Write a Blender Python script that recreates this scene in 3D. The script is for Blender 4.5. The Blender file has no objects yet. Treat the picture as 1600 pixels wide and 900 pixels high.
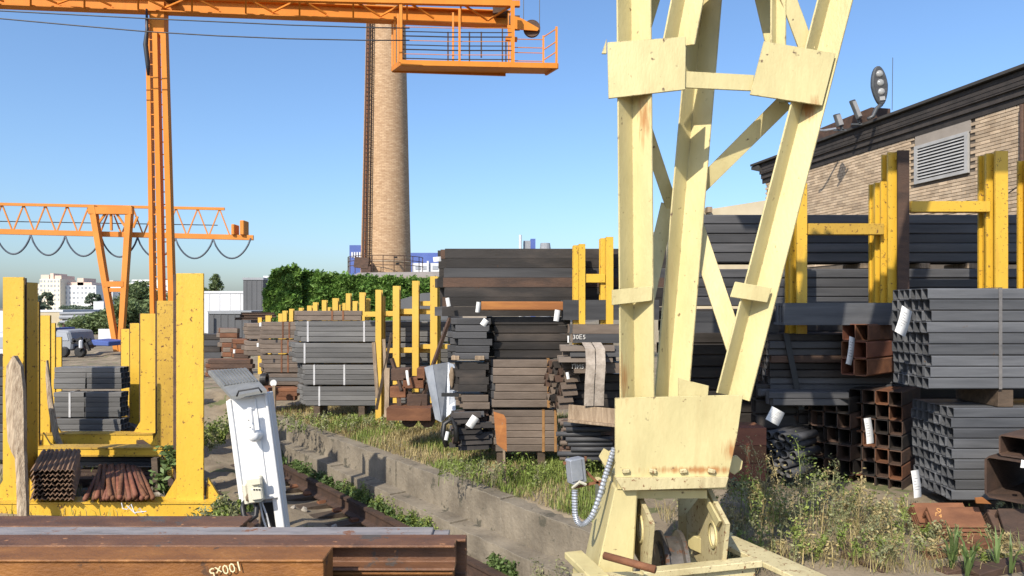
import bpy, bmesh, math, random
from mathutils import Vector, Matrix
random.seed(7)
R = math.radians
scene = bpy.context.scene
COL = scene.collection
# ------------------------------------------------------------------ camera
HC, F = 2.3, 1100.0
cd = bpy.data.cameras.new('camera'); cam = bpy.data.objects.new('camera', cd); COL.objects.link(cam)
cd.sensor_width = 36.0; cd.lens = 36.0 * F / 1600.0; cd.shift_y = 30.0 / 1600.0
cd.clip_start = 0.1; cd.clip_end = 6000
cam.location = (0, 0, HC); cam.rotation_euler = (R(90), 0, 0)
scene.camera = cam
# ------------------------------------------------------------------ world, sun, exposure
SUN_EL, SUN_AZ = R(39), R(28)          # sun behind the camera, to its left
wd = bpy.data.worlds.new('World'); scene.world = wd; wd.use_nodes = True
nt = wd.node_tree; nt.nodes.clear()
sky = nt.nodes.new('ShaderNodeTexSky'); sky.sky_type = 'NISHITA'; sky.sun_disc = False
sky.sun_elevation = SUN_EL; sky.sun_rotation = R(180) + SUN_AZ
sky.air_density = 1.12; sky.dust_density = 1.8; sky.ozone_density = 6.8; sky.altitude = 100
bg = nt.nodes.new('ShaderNodeBackground'); bg.inputs[1].default_value = 0.15
wo = nt.nodes.new('ShaderNodeOutputWorld')
nt.links.new(sky.outputs[0], bg.inputs[0]); nt.links.new(bg.outputs[0], wo.inputs[0])
sd = bpy.data.lights.new('sun', 'SUN'); sd.energy = 4.7; sd.angle = R(0.5); sd.color = (1.0, 0.91, 0.77)
so = bpy.data.objects.new('sun', sd); COL.objects.link(so)
sv = Vector((-math.sin(SUN_AZ) * math.cos(SUN_EL), -math.cos(SUN_AZ) * math.cos(SUN_EL), math.sin(SUN_EL)))
so.rotation_euler = sv.to_track_quat('Z', 'Y').to_euler(); so.location = (-20, -30, 30)
vs = scene.view_settings
vs.view_transform = 'Standard'; vs.look = 'None'; vs.exposure = 0.45; vs.gamma = 1.0; vs.use_curve_mapping = False

# ------------------------------------------------------------------ helpers
def W(x, y, d): return Vector(((x - 800) / F * d, d, HC - (y - 480) / F * d))
def wx(x, d): return (x - 800) / F * d
def wz(y, d): return HC - (y - 480) / F * d

class MB:
    def __init__(s): s.v = []; s.f = []
    def add(s, vs_, fs):
        o = len(s.v); s.v += [tuple(p) for p in vs_]; s.f += [tuple(i + o for i in f) for f in fs]; return s
    def box(s, c, d, M=None):
        c = Vector(c); P = []
        for sx in (-.5, .5):
            for sy in (-.5, .5):
                for sz in (-.5, .5):
                    p = Vector((sx * d[0], sy * d[1], sz * d[2]))
                    if M is not None: p = M @ p
                    P.append(c + p)
        return s.add(P, [(0, 1, 3, 2), (4, 6, 7, 5), (0, 4, 5, 1), (2, 3, 7, 6), (0, 2, 6, 4), (1, 5, 7, 3)])
    def box2(s, a, b):
        a = Vector(a); b = Vector(b); return s.box((a + b) / 2, b - a)
    def prism(s, prof, p0, p1, up=(0, 0, 1), cap=True, taper=1.0):
        p0 = Vector(p0); p1 = Vector(p1); a = (p1 - p0).normalized(); o = Vector(up)
        o = Vector((0, 1, 0)) if abs(a.dot(o)) > .985 * o.length else o; o = (o - a * o.dot(a)).normalized(); q = a.cross(o); n = len(prof)
        P = [p0 + q * x + o * y for x, y in prof] + [p1 + q * x * taper + o * y * taper for x, y in prof]
        fs = [(i, (i + 1) % n, n + (i + 1) % n, n + i) for i in range(n)]
        if cap: fs += [tuple(range(n - 1, -1, -1)), tuple(range(n, 2 * n))]
        return s.add(P, fs)
    def bar(s, p0, p1, w, h=None, up=(0, 0, 1), taper=1.0):
        h = h or w
        return s.prism([(-w / 2, -h / 2), (w / 2, -h / 2), (w / 2, h / 2), (-w / 2, h / 2)], p0, p1, up, True, taper)
    def lbar(s, p0, p1, w, t, op=(0, -1, 0)):
        c = w * .7071; k = t * .7071
        return s.prism([(0, 0), (c, c), (c - k, c + k), (0, 2 * k), (-c + k, c + k), (-c, c)], p0, p1, op)
    def ibeam(s, p0, p1, w, h, tw, tf, up=(0, 0, 1)):
        a, b, c, d = w / 2, h / 2, tw / 2, h / 2 - tf
        return s.prism([(-a, -b), (a, -b), (a, -d), (c, -d), (c, d), (a, d), (a, b), (-a, b), (-a, d), (-c, d), (-c, -d), (-a, -d)], p0, p1, up)
    def tube(s, path, r, n=6, cap=True):
        path = [Vector(p) for p in path]; m = len(path); P = []
        rr = r if isinstance(r, (list, tuple)) else [r] * m
        ref = None
        for i, p in enumerate(path):
            t = (path[min(i + 1, m - 1)] - path[max(i - 1, 0)]).normalized()
            if ref is None: ref = Vector((0, 0, 1)) if abs(t.z) < .9 else Vector((1, 0, 0))
            u = (ref - t * ref.dot(t)).normalized(); ref = u; w = t.cross(u)
            for k in range(n):
                an = 2 * math.pi * k / n; P.append(p + (u * math.cos(an) + w * math.sin(an)) * rr[i])
        fs = [(i * n + k, i * n + (k + 1) % n, (i + 1) * n + (k + 1) % n, (i + 1) * n + k) for i in range(m - 1) for k in range(n)]
        if cap: fs += [tuple(range(n - 1, -1, -1)), tuple(range((m - 1) * n, m * n))]
        return s.add(P, fs)
    def plate(s, pts, th, nrm=(0, 1, 0)):
        n = len(pts); nv = Vector(nrm).normalized() * th; P = [Vector(p) for p in pts]; P += [p + nv for p in P]
        return s.add(P, [tuple(range(n)), tuple(range(2 * n - 1, n - 1, -1))] + [((i + 1) % n, i, n + i, n + (i + 1) % n) for i in range(n)])
    def lathe(s, prof, c, n=32, ax='Z'):
        c = Vector(c); P = []; m = len(prof)
        for r, h in prof:
            for k in range(n):
                a = 2 * math.pi * k / n
                q = (r * math.cos(a), r * math.sin(a), h)
                if ax == 'X': q = (h, r * math.cos(a), r * math.sin(a))
                if ax == 'Y': q = (r * math.cos(a), h, r * math.sin(a))
                P.append(c + Vector(q))
        return s.add(P, [(i * n + k, i * n + (k + 1) % n, (i + 1) * n + (k + 1) % n, (i + 1) * n + k) for i in range(m - 1) for k in range(n)])
    def mesh(s, name, mat=None, smooth=False):
        me = bpy.data.meshes.new(name); me.from_pydata(s.v, [], s.f)
        if mat is not None: me.materials.append(mat)
        bm = bmesh.new(); bm.from_mesh(me); bmesh.ops.recalc_face_normals(bm, faces=bm.faces); bm.to_mesh(me); bm.free()
        if smooth: me.polygons.foreach_set('use_smooth', [True] * len(me.polygons))
        me.update(); return me
    def build(s, name, mat, parent=None, smooth=False, bevel=0):
        o = bpy.data.objects.new(name, s.mesh(name, mat, smooth)); COL.objects.link(o)
        if parent is not None:
            o.parent = parent
            if parent.get('_root'): o.location = -Vector(parent['_root'])
        if bevel:
            b = o.modifiers.new('edge', 'BEVEL'); b.width = bevel; b.segments = 1; b.limit_method = 'ANGLE'
        return o

def tag(o, label=None, cat=None, group=None, kind=None):
    if label: o['label'] = label
    if cat: o['category'] = cat
    if group: o['group'] = group
    if kind: o['kind'] = kind
    return o
def thing(name, label, cat, loc=(0, 0, 0), group=None):
    o = bpy.data.objects.new(name, None); COL.objects.link(o); o.location = loc; o.empty_display_size = .1
    o['_root'] = tuple(loc)
    return tag(o, label, cat, group)
def inst(name, me, parent, loc, rot=(0, 0, 0)):
    o = bpy.data.objects.new(name, me); COL.objects.link(o); o.parent = parent; o.location = loc; o.rotation_euler = rot
    return o
def text_part(name, s, size, M, mat, parent, ext=.0015):
    cu = bpy.data.curves.new(name, 'FONT'); cu.body = s; cu.size = size; cu.extrude = ext; cu.align_x = 'CENTER'; cu.align_y = 'CENTER'; cu.resolution_u = 2
    t = bpy.data.objects.new('tmp', cu); COL.objects.link(t)
    dg = bpy.context.evaluated_depsgraph_get(); me = bpy.data.meshes.new_from_object(t.evaluated_get(dg))
    bpy.data.objects.remove(t); me.transform(M); me.materials.clear(); me.materials.append(mat)
    o = bpy.data.objects.new(name, me); COL.objects.link(o)
    if parent is not None:
        o.parent = parent
        if parent.get('_root'): o.location = -Vector(parent['_root'])
    return o

# ------------------------------------------------------------------ materials
def pm(name, c1, c2, scale=3.0, stretch=(1, 1, 1), rough=.6, metal=0.0, rust=None, rust_amt=.0, rust_scale=6.0, bump=.0, bump_scale=40.0,
       vary=0.0, island=False, streak=None, edge=None, c3=None, spec=.5, detail=6.0, lo=.3, hi=.7):
    m = bpy.data.materials.new(name); m.use_nodes = True; t = m.node_tree; N = t.nodes; L = t.links
    b = N['Principled BSDF']; b.inputs['Roughness'].default_value = rough; b.inputs['Metallic'].default_value = metal
    b.inputs['Specular IOR Level'].default_value = spec
    K_ = .80; c1 = tuple(K_ * v for v in c1); c2 = tuple(K_ * v for v in c2); c3 = tuple(K_ * v for v in c3) if c3 else None; rust = tuple(K_ * v for v in rust) if rust else None
    g = N.new('ShaderNodeNewGeometry'); mp = N.new('ShaderNodeMapping'); mp.inputs['Scale'].default_value = stretch
    L.new(g.outputs['Position'], mp.inputs['Vector'])
    no = N.new('ShaderNodeTexNoise'); no.inputs['Scale'].default_value = scale; no.inputs['Detail'].default_value = detail; no.inputs['Roughness'].default_value = .62
    L.new(mp.outputs[0], no.inputs['Vector'])
    r = N.new('ShaderNodeValToRGB'); r.color_ramp.elements[0].position = lo; r.color_ramp.elements[1].position = hi
    r.color_ramp.elements[0].color = (*c1, 1); r.color_ramp.elements[1].color = (*c2, 1)
    if c3: e = r.color_ramp.elements.new((lo + hi) / 2); e.color = (*c3, 1)
    L.new(no.outputs['Fac'], r.inputs[0]); col = r.outputs[0]
    if vary > 0:
        if island: rnd = g.outputs['Random Per Island']
        else: oi = N.new('ShaderNodeObjectInfo'); rnd = oi.outputs['Random']
        mr = N.new('ShaderNodeMapRange'); mr.inputs[3].default_value = 1 - vary; mr.inputs[4].default_value = 1 + vary
        L.new(rnd, mr.inputs[0])
        mx = N.new('ShaderNodeVectorMath'); mx.operation = 'SCALE'; L.new(col, mx.inputs[0]); L.new(mr.outputs[0], mx.inputs[3]); col = mx.outputs[0]
    if rust:
        n2 = N.new('ShaderNodeTexNoise'); n2.inputs['Scale'].default_value = rust_scale; n2.inputs['Detail'].default_value = 8; n2.inputs['Roughness'].default_value = .7
        L.new(g.outputs['Position'], n2.inputs['Vector'])
        r2 = N.new('ShaderNodeValToRGB'); r2.color_ramp.elements[0].position = .72 - rust_amt; r2.color_ramp.elements[1].position = .76 - rust_amt
        L.new(n2.outputs['Fac'], r2.inputs[0])
        mix = N.new('ShaderNodeMix'); mix.data_type = 'RGBA'; L.new(r2.outputs[0], mix.inputs[0]); L.new(col, mix.inputs[6]); mix.inputs[7].default_value = (*rust, 1)
        col = mix.outputs[2]
        m3 = N.new('ShaderNodeMapRange'); m3.inputs[3].default_value = rough; m3.inputs[4].default_value = .9; L.new(r2.outputs[0], m3.inputs[0]); L.new(m3.outputs[0], b.inputs['Roughness'])
    if streak:
        m4 = N.new('ShaderNodeMapping'); m4.inputs['Scale'].default_value = (3.2, 3.2, .55); L.new(g.outputs['Position'], m4.inputs['Vector'])
        n4 = N.new('ShaderNodeTexNoise'); n4.inputs['Scale'].default_value = 2.2; n4.inputs['Detail'].default_value = 7; n4.inputs['Roughness'].default_value = .65; L.new(m4.outputs[0], n4.inputs['Vector'])
        r4 = N.new('ShaderNodeValToRGB'); r4.color_ramp.elements[0].position = .54; r4.color_ramp.elements[1].position = .76
        r4.color_ramp.elements[1].color = (streak[1], streak[1], streak[1], 1); L.new(n4.outputs['Fac'], r4.inputs[0])
        mx4 = N.new('ShaderNodeMix'); mx4.data_type = 'RGBA'; L.new(r4.outputs[0], mx4.inputs[0]); L.new(col, mx4.inputs[6]); mx4.inputs[7].default_value = (*streak[0], 1); col = mx4.outputs[2]
    if name == 'pale_yellow_paint':
        for (sx, sy, dd, w_, h_) in ((1005, 185, 5.2, .05, .26), (1262, 172, 5.2, .06, .12), (972, 590, 5.2, .06, .22), (1146, 705, 5.08, .10, .10), (1090, 735, 5.06, .5, .035)):
            sb = N.new('ShaderNodeVectorMath'); sb.operation = 'SUBTRACT'; L.new(g.outputs['Position'], sb.inputs[0]); sb.inputs[1].default_value = W(sx, sy, dd)
            ms = N.new('ShaderNodeVectorMath'); ms.operation = 'MULTIPLY'; L.new(sb.outputs[0], ms.inputs[0]); ms.inputs[1].default_value = (1 / w_, 4, 1 / h_)
            le = N.new('ShaderNodeVectorMath'); le.operation = 'LENGTH'; L.new(ms.outputs[0], le.inputs[0])
            m5 = N.new('ShaderNodeMapping'); m5.inputs['Scale'].default_value = (60, 60, 7); L.new(g.outputs['Position'], m5.inputs['Vector'])
            n5 = N.new('ShaderNodeTexNoise'); n5.inputs['Scale'].default_value = 1; n5.inputs['Detail'].default_value = 6; L.new(m5.outputs[0], n5.inputs['Vector'])
            a5 = N.new('ShaderNodeMath'); a5.operation = 'MULTIPLY_ADD'; L.new(n5.outputs['Fac'], a5.inputs[0]); a5.inputs[1].default_value = 1.6; a5.inputs[2].default_value = -.25
            s5 = N.new('ShaderNodeMath'); s5.operation = 'SUBTRACT'; L.new(a5.outputs[0], s5.inputs[0]); L.new(le.outputs['Value'], s5.inputs[1])
            r5 = N.new('ShaderNodeMapRange'); r5.inputs[1].default_value = -.35; r5.inputs[2].default_value = .35; r5.inputs[4].default_value = .85; L.new(s5.outputs[0], r5.inputs[0])
            x5 = N.new('ShaderNodeMix'); x5.data_type = 'RGBA'; L.new(r5.outputs[0], x5.inputs[0]); L.new(col, x5.inputs[6]); x5.inputs[7].default_value = (.34, .14, .04, 1); col = x5.outputs[2]
    if edge:
        bv = N.new('ShaderNodeBevel'); bv.samples = 4; bv.inputs['Radius'].default_value = edge[1]
        dt = N.new('ShaderNodeVectorMath'); dt.operation = 'DOT_PRODUCT'; L.new(bv.outputs[0], dt.inputs[0]); L.new(g.outputs['Normal'], dt.inputs[1])
        ne = N.new('ShaderNodeTexNoise'); ne.inputs['Scale'].default_value = 19; ne.inputs['Detail'].default_value = 6; L.new(g.outputs['Position'], ne.inputs['Vector'])
        ma = N.new('ShaderNodeMath'); ma.operation = 'MULTIPLY_ADD'; L.new(dt.outputs['Value'], ma.inputs[0]); ma.inputs[1].default_value = -1.3; L.new(ne.outputs['Fac'], ma.inputs[2])
        re = N.new('ShaderNodeMapRange'); re.inputs[1].default_value = -.615; re.inputs[2].default_value = -.55; L.new(ma.outputs[0], re.inputs[0])
        mxe = N.new('ShaderNodeMix'); mxe.data_type = 'RGBA'; L.new(re.outputs[0], mxe.inputs[0]); L.new(col, mxe.inputs[6]); mxe.inputs[7].default_value = (*edge[0], 1); col = mxe.outputs[2]
    L.new(col, b.inputs['Base Color'])
    if bump:
        n3 = N.new('ShaderNodeTexNoise'); n3.inputs['Scale'].default_value = bump_scale; n3.inputs['Detail'].default_value = 5; L.new(mp.outputs[0], n3.inputs['Vector'])
        bp = N.new('ShaderNodeBump'); bp.inputs['Strength'].default_value = bump; bp.inputs['Distance'].default_value = .02
        L.new(n3.outputs['Fac'], bp.inputs['Height']); L.new(bp.outputs[0], b.inputs['Normal'])
    return m
def leafmat(name, c1, c2, tr=.25):
    m = pm(name, c1, c2, scale=1.6, rough=.55, vary=.35, island=True, spec=.3)
    N = m.node_tree.nodes; L = m.node_tree.links; b = N['Principled BSDF']
    src = b.inputs['Base Color'].links[0].from_socket
    t = N.new('ShaderNodeBsdfTranslucent'); L.new(src, t.inputs[0]); mx = N.new('ShaderNodeMixShader'); mx.inputs[0].default_value = tr
    L.new(b.outputs[0], mx.inputs[1]); L.new(t.outputs[0], mx.inputs[2]); L.new(mx.outputs[0], N['Material Output'].inputs[0])
    return m
M = {}
M['pale'] = pm('pale_yellow_paint', (.53, .455, .22), (.70, .61, .31), 2.6, (1, 1, .4), .5, rust=(.15, .07, .03), rust_amt=.055, rust_scale=15, bump=.15, bump_scale=60, lo=.3, hi=.62, streak=((.40, .29, .13), .4), edge=((.10, .055, .03), .007))
M['pale_rust'] = pm('pale_paint_rusting', (.50, .42, .22), (.70, .62, .36), 3, (1, 1, .25), .6, streak=((.22, .14, .07), .7), edge=((.10, .055, .03), .008), rust=(.20, .08, .03), rust_amt=.13, rust_scale=22, bump=.3, bump_scale=60)
M['yellow'] = pm('yellow_paint', (.66, .40, .035), (.76, .475, .05), 2.5, (1, 1, .4), .42, rust=(.13, .06, .025), rust_amt=.115, rust_scale=17, bump=.15, bump_scale=50, streak=((.36, .18, .03), .5), edge=((.09, .045, .025), .008))
M['yellow_worn_shaded'] = pm('worn_shaded_yellow_paint', (.42, .25, .03), (.62, .385, .045), 3, (1, 1, .4), .5, rust=(.12, .05, .025), rust_amt=.15, rust_scale=20, bump=.2, bump_scale=50)
M['yellow_far'] = pm('yellow_paint_far', (.64, .40, .05), (.74, .47, .075), 1.5, rough=.5, rust=(.25, .11, .04), rust_amt=.1, rust_scale=9)
M['orange'] = pm('orange_paint', (.64, .215, .022), (.76, .275, .035), 1.2, (1, 1, .4), .6, spec=.2, streak=((.40, .13, .03), .5), rust=(.22, .08, .03), rust_amt=.05, rust_scale=6)
M['orange_far'] = pm('orange_paint_far', (.66, .235, .045), (.76, .30, .065), .8, rough=.7, spec=.2)
ST = (.25, 3, 3)
M['grey_steel'] = pm('grey_mill_steel', (.105, .104, .104), (.185, .182, .178), 3, ST, .5, .0, bump=.08, bump_scale=25, vary=.24, spec=.3)
M['blue_steel'] = pm('blue_grey_tube_steel', (.075, .079, .088), (.135, .14, .152), 4, ST, .45, .0, bump=.1, bump_scale=25, vary=.28, spec=.3, rust=(.12, .08, .055), rust_amt=.06, rust_scale=7)
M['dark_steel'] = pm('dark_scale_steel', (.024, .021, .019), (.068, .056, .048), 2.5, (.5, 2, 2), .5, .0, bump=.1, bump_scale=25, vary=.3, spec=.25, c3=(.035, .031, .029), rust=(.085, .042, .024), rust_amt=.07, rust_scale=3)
M['char_steel'] = pm('charcoal_steel', (.045, .046, .05), (.095, .095, .10), 3, ST, .55, .0, bump=.08, bump_scale=25, vary=.28, spec=.25, rust=(.085, .055, .04), rust_amt=.05, rust_scale=4)
M['brown_steel'] = pm('browned_steel', (.115, .085, .064), (.185, .142, .11), 5, (.6, 2, 2), .6, .0, bump=.12, bump_scale=25, vary=.22, rust=(.19, .09, .04), rust_amt=.05, rust_scale=3)
M['rust'] = pm('rust', (.12, .045, .02), (.24, .10, .045), 4, (.6, 2, 2), .8, bump=.3, bump_scale=40, vary=.18, c3=(.17, .068, .03))
M['rust_orange'] = pm('orange_rust', (.24, .085, .02), (.40, .16, .035), 3, (.4, 3, 3), .75, bump=.2, bump_scale=40, vary=.12, c3=(.30, .11, .026))
M['rust_dark'] = pm('dark_rust', (.045, .027, .02), (.11, .06, .038), 4, (.6, 2, 2), .8, bump=.3, bump_scale=40, vary=.25)
M['rust_red'] = pm('red_brown_rust', (.17, .055, .03), (.26, .095, .05), 3, (.5, 2, 2), .75, bump=.2, bump_scale=40, vary=.15)
M['rust_angle'] = pm('rusty_small_angles', (.13, .075, .045), (.26, .16, .10), 6, rough=.75, bump=.2, vary=.25)
M['fg_rust'] = pm('foreground_beam_rust', (.085, .040, .022), (.20, .092, .042), 6, (.8, 1.6, 1.6), .65, bump=.25, bump_scale=60, c3=(.14, .062, .030), rust=(.085, .07, .062), rust_amt=.13, rust_scale=4, edge=((.34, .16, .07), .006), vary=.12)
M['fg_orange'] = pm('foreground_orange_rust', (.17, .065, .016), (.34, .14, .03), 6, (.8, 1.6, 1.6), .65, bump=.25, bump_scale=60, c3=(.25, .098, .022), rust=(.10, .05, .025), rust_amt=.10, rust_scale=5, edge=((.42, .20, .07), .006))
M['fg_grey'] = pm('foreground_scale_grey', (.15, .14, .135), (.36, .33, .31), 6, (.7, 4, 4), .7, bump=.2, bump_scale=30, c3=(.27, .25, .25), rust=(.22, .09, .04), rust_amt=.14, rust_scale=6)
M['white'] = pm('white_paint', (.80, .80, .79), (.93, .93, .92), 3, (1, 1, .5), .45, bump=.08, rust=(.25, .2, .15), rust_amt=.02, rust_scale=25)
M['cream_plastic'] = pm('cream_plastic', (.70, .66, .52), (.76, .72, .58), 8, rough=.35)
M['lid_grey'] = pm('grey_sheet_lid', (.16, .165, .16), (.25, .255, .25), 6, rough=.55, bump=.1)
M['galv'] = pm('galvanised_sheet', (.30, .33, .38), (.48, .51, .56), 5, rough=.38, metal=.35, bump=.1)
M['paper'] = pm('paper_tag', (.70, .70, .69), (.80, .80, .79), 5, rough=.7)
M['ink'] = pm('ink_print', (.05, .05, .06), (.08, .08, .09), 5, rough=.7)
M['chalk'] = pm('chalk_writing', (.72, .62, .36), (.85, .78, .5), 30, rough=.9)
M['chalkw'] = pm('white_chalk_writing', (.62, .60, .56), (.72, .70, .66), 30, rough=.9)
M['orange_chalk'] = pm('orange_chalk_writing', (.65, .33, .10), (.75, .40, .14), 30, rough=.9)
M['black'] = pm('black_rubber', (.012, .012, .013), (.02, .02, .02), 8, rough=.5)
M['wood'] = pm('weathered_wood', (.17, .115, .07), (.42, .32, .22), 4, (7, 7, .7), .85, bump=.4, bump_scale=30, vary=.2)
M['wood_dark'] = pm('dark_timber', (.05, .035, .024), (.13, .09, .06), 4, (1, 5, 5), .85, bump=.3, vary=.2)
M['wood_pale'] = pm('splintered_pale_wood', (.22, .15, .09), (.60, .48, .34), 7, (5, 5, .6), .85, bump=.6, bump_scale=25)
M['band'] = pm('steel_strap', (.18, .17, .165), (.30, .28, .27), 9, rough=.4, metal=.4)
M['band_rust'] = pm('rusty_strap', (.26, .13, .04), (.38, .20, .07), 9, rough=.8)
M['tape'] = pm('pale_strap', (.45, .45, .46), (.62, .62, .63), 6, rough=.6)
M['sling'] = pm('woven_sling', (.26, .215, .175), (.52, .45, .38), 9, rough=.8, bump=.3)
M['concrete'] = pm('old_concrete', (.15, .125, .092), (.30, .255, .19), 2.2, rough=.9, bump=.6, bump_scale=24, c3=(.23, .195, .145), streak=((.11, .09, .065), .6), rust=(.10, .09, .065), rust_amt=.13, rust_scale=3.5, edge=((.27, .24, .19), .02))
M['brick'] = pm('tan_brick', (.42, .31, .205), (.60, .47, .33), 3, rough=.85, bump=.25, bump_scale=40, vary=.24)
M['brick_i'] = pm('tan_brick_field', (.42, .31, .205), (.60, .47, .33), 3, rough=.85, bump=.25, bump_scale=40, vary=.24, island=True)
M['mortar'] = pm('dark_mortar', (.10, .08, .06), (.17, .14, .11), 4, rough=.95)
M['eave_dark'] = pm('dark_cornice_brick', (.028, .024, .022), (.06, .05, .045), 4, rough=.85, bump=.3, vary=.3)  # near-black brown on every cornice course
M['tar'] = pm('roofing_felt', (.03, .03, .03), (.06, .055, .05), 3, rough=.9)
M['plaster'] = pm('grey_render', (.27, .235, .20), (.37, .325, .28), 2, rough=.9, bump=.15)
M['vent'] = pm('vent_grey_paint', (.36, .355, .345), (.47, .465, .455), 3, rough=.6)
M['dark_void'] = pm('dark_interior', (.015, .015, .015), (.025, .025, .025), 3, rough=.9)
M['lamp_grey'] = pm('lamp_housing_grey', (.05, .055, .06), (.09, .095, .10), 6, rough=.45)
M['glass_lens'] = pm('lamp_lens', (.28, .28, .27), (.4, .4, .39), 9, rough=.15)
M['cable'] = pm('dark_cable', (.02, .022, .028), (.04, .042, .05), 5, rough=.5)
M['cable_blue'] = pm('festoon_cable', (.05, .07, .10), (.08, .10, .14), 5, rough=.5)
M['grass_dry'] = leafmat('dry_grass_blades', (.34, .27, .12), (.52, .43, .21))
M['grass_green'] = leafmat('green_grass_blades', (.16, .23, .045), (.32, .38, .10))
M['weed_green'] = leafmat('green_weed_leaves', (.085, .14, .04), (.16, .23, .075))
M['weed_pale'] = leafmat('dusty_weed_leaves', (.20, .22, .10), (.36, .36, .19))
M['ivy'] = leafmat('ivy_leaves', (.09, .20, .035), (.22, .36, .08), .3)
M['tree_leaf'] = leafmat('tree_leaves', (.11, .165, .06), (.22, .28, .12), .25)
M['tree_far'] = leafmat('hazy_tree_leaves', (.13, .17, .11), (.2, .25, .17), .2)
M['bark'] = pm('bark', (.06, .045, .03), (.13, .10, .07), 6, rough=.9)
M['stone'] = pm('grey_stone', (.25, .22, .18), (.45, .41, .35), 6, rough=.9, bump=.4)
# ------------------------------------------------------------------ ground, track, retaining wall
U = Vector((-.61, .792, 0)).normalized(); NR = Vector((U.y, -U.x, 0)); R0 = Vector((-.107, 7.88, 0))
def TS(t, s, z): p = R0 + U * t + NR * s; return Vector((p.x, p.y, z))
def sco(x, y): d = Vector((x, y, 0)) - R0; return d.dot(NR), d.dot(U)
def gz(s):
    pts = [(-1e4, -.05), (-3.3, -.05), (-2.5, -.78), (-1.9, -.90), (-.8, -.84), (-.4, -.97), (0, -1.0), (.30, -.95), (.52, -.90), (.53, -.08), (1.2, .0), (2.2, .03), (1e4, .03)]
    for (a, za), (b, zb) in zip(pts, pts[1:]):
        if a <= s <= b: return za + (zb - za) * (s - a) / (b - a)
    return 0
S = [-900, -300, -90, -40, -20, -12, -8, -6, -4.5, -3.8, -3.3, -3, -2.7, -2.5, -2.2, -1.9, -1.6, -1.3, -1, -.8, -.5, -.25, 0, .3, .52, .53, .8, 1.2, 1.6, 2, 2.5, 3, 4, 5, 6.5, 8, 11, 15, 25, 50, 120, 300, 900]
T = [-60, -20, -12] + [-9 + .45 * i for i in range(64)] + [21, 24, 28, 34, 45, 60, 90, 150, 300, 700, 1600]
g = MB(); nS = len(S)
rg = random.Random(3)
for t in T:
    for s in S:
        j = 0 if (s in (.52, .53) or abs(s) > 9 or t > 19 or -.6 < s < .6) else rg.uniform(-.03, .03)
        w_ = min(1, max(0, (t - 8.5) / 5)); g.v.append(tuple(TS(t, s, gz(s) * (1 - w_) + (-.05 if s < .52 else .03) * w_ + j)))
g.f = [(i * nS + k, i * nS + k + 1, (i + 1) * nS + k + 1, (i + 1) * nS + k) for i in range(len(T) - 1) for k in range(nS - 1)]
M['ground'] = pm('dry_yard_soil', (.15, .115, .075), (.36, .295, .20), 1.3, rough=.95, bump=.6, bump_scale=22, c3=(.25, .20, .135), rust=(.12, .13, .05), rust_amt=.16, rust_scale=1.4)
tag(g.build('ground', M['ground'], smooth=True), 'dry soil yard with sandy rail bed sunk beside it', kind='structure')

def rail(s, label, lean=0):
    t0, t1 = -9, 13; rt = thing('rail', label, 'rail', TS(0, s, -.86))
    prof = [(-.07, -.16), (.07, -.16), (.07, -.145), (.012, -.125), (.010, -.04), (.036, -.03), (.036, 0), (-.036, 0), (-.036, -.03), (-.010, -.04), (-.012, -.125), (-.07, -.145)]
    prof = [(x * 1.35, z * 1.45) for x, z in prof]; MB().prism(prof, TS(t0, s, -.70), TS(t1, s, -.70)).build('running_rail', M['rust_dark'], rt)
    return rt
rail(0, 'rusty rail beside the concrete retaining wall'); rail(-1.56, 'rusty rail on the side of the yellow rack')
slm = MB().box((0, 0, 0), (.24, 2.5, .16)).mesh('sleeper', M['wood_dark'])
ang = math.atan2(U.y, U.x)
for i in range(28):
    o = bpy.data.objects.new('sleeper', slm); COL.objects.link(o); o.location = TS(-7 + i * .62, -.78, -1.0); o.rotation_euler = (0, 0, ang + rg.uniform(-.02, .02))
    tag(o, 'dark timber sleeper half buried in sand under the rails', 'sleeper', 'timber sleepers under the rails')
chm = MB().box((0, 0, 0), (.10, .12, .05)).mesh('rail_clip', M['rust'])
# rail chairs / clips along the inner side of the rail
for i in range(27):
    o = bpy.data.objects.new('rail_clip', chm); COL.objects.link(o); o.location = TS(-7 + i * .62, -.14, -.905); o.rotation_euler = (0, rg.uniform(-.3, .3), ang)
    tag(o, 'small rusty clip holding the foot of the rail', 'rail clip', 'rail clips along the rail')

def rough_wall(mb, t0, t1, s0, s1, z0, z1, n, jit, r):
    base = len(mb.v)
    for i in range(n + 1):
        t = t0 + (t1 - t0) * i / n; e = 0 if i in (0, n) else 1
        j = lambda a=jit: r.uniform(-a, a) * e
        mb.v += [tuple(TS(t, s0 + j(), z0)), tuple(TS(t, s0 + j(), (z0 + z1) / 2 + j())), tuple(TS(t, s0 + j(), z1 + j())), tuple(TS(t, s1, z1 + j())), tuple(TS(t, s1, z0))]
    for i in range(n):
        for k in range(4):
            a = base + i * 5 + k; mb.f.append((a, a + 1, a + 6, a + 5))
    mb.f.append(tuple(base + k for k in range(5))); b = base + n * 5; mb.f.append(tuple(b + k for k in range(4, -1, -1)))
rw = thing('retaining_wall', 'two tier grey concrete retaining wall along the sunken rail track', 'wall', TS(0, .4, -.86))
r = random.Random(11)
for t0, t1 in ((-5, -1.82), (-1.8, .62), (.64, 3.3), (3.32, 5.7), (5.72, 7.6), (7.62, 9.6)):
    mb = MB(); dz = r.uniform(-.02, .02); rough_wall(mb, t0, t1, .44 + r.uniform(-.012, .012), .66, -.9, -.05 + dz, 24, .007, r); mb.build('upper_slab', M['concrete'], rw)
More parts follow.
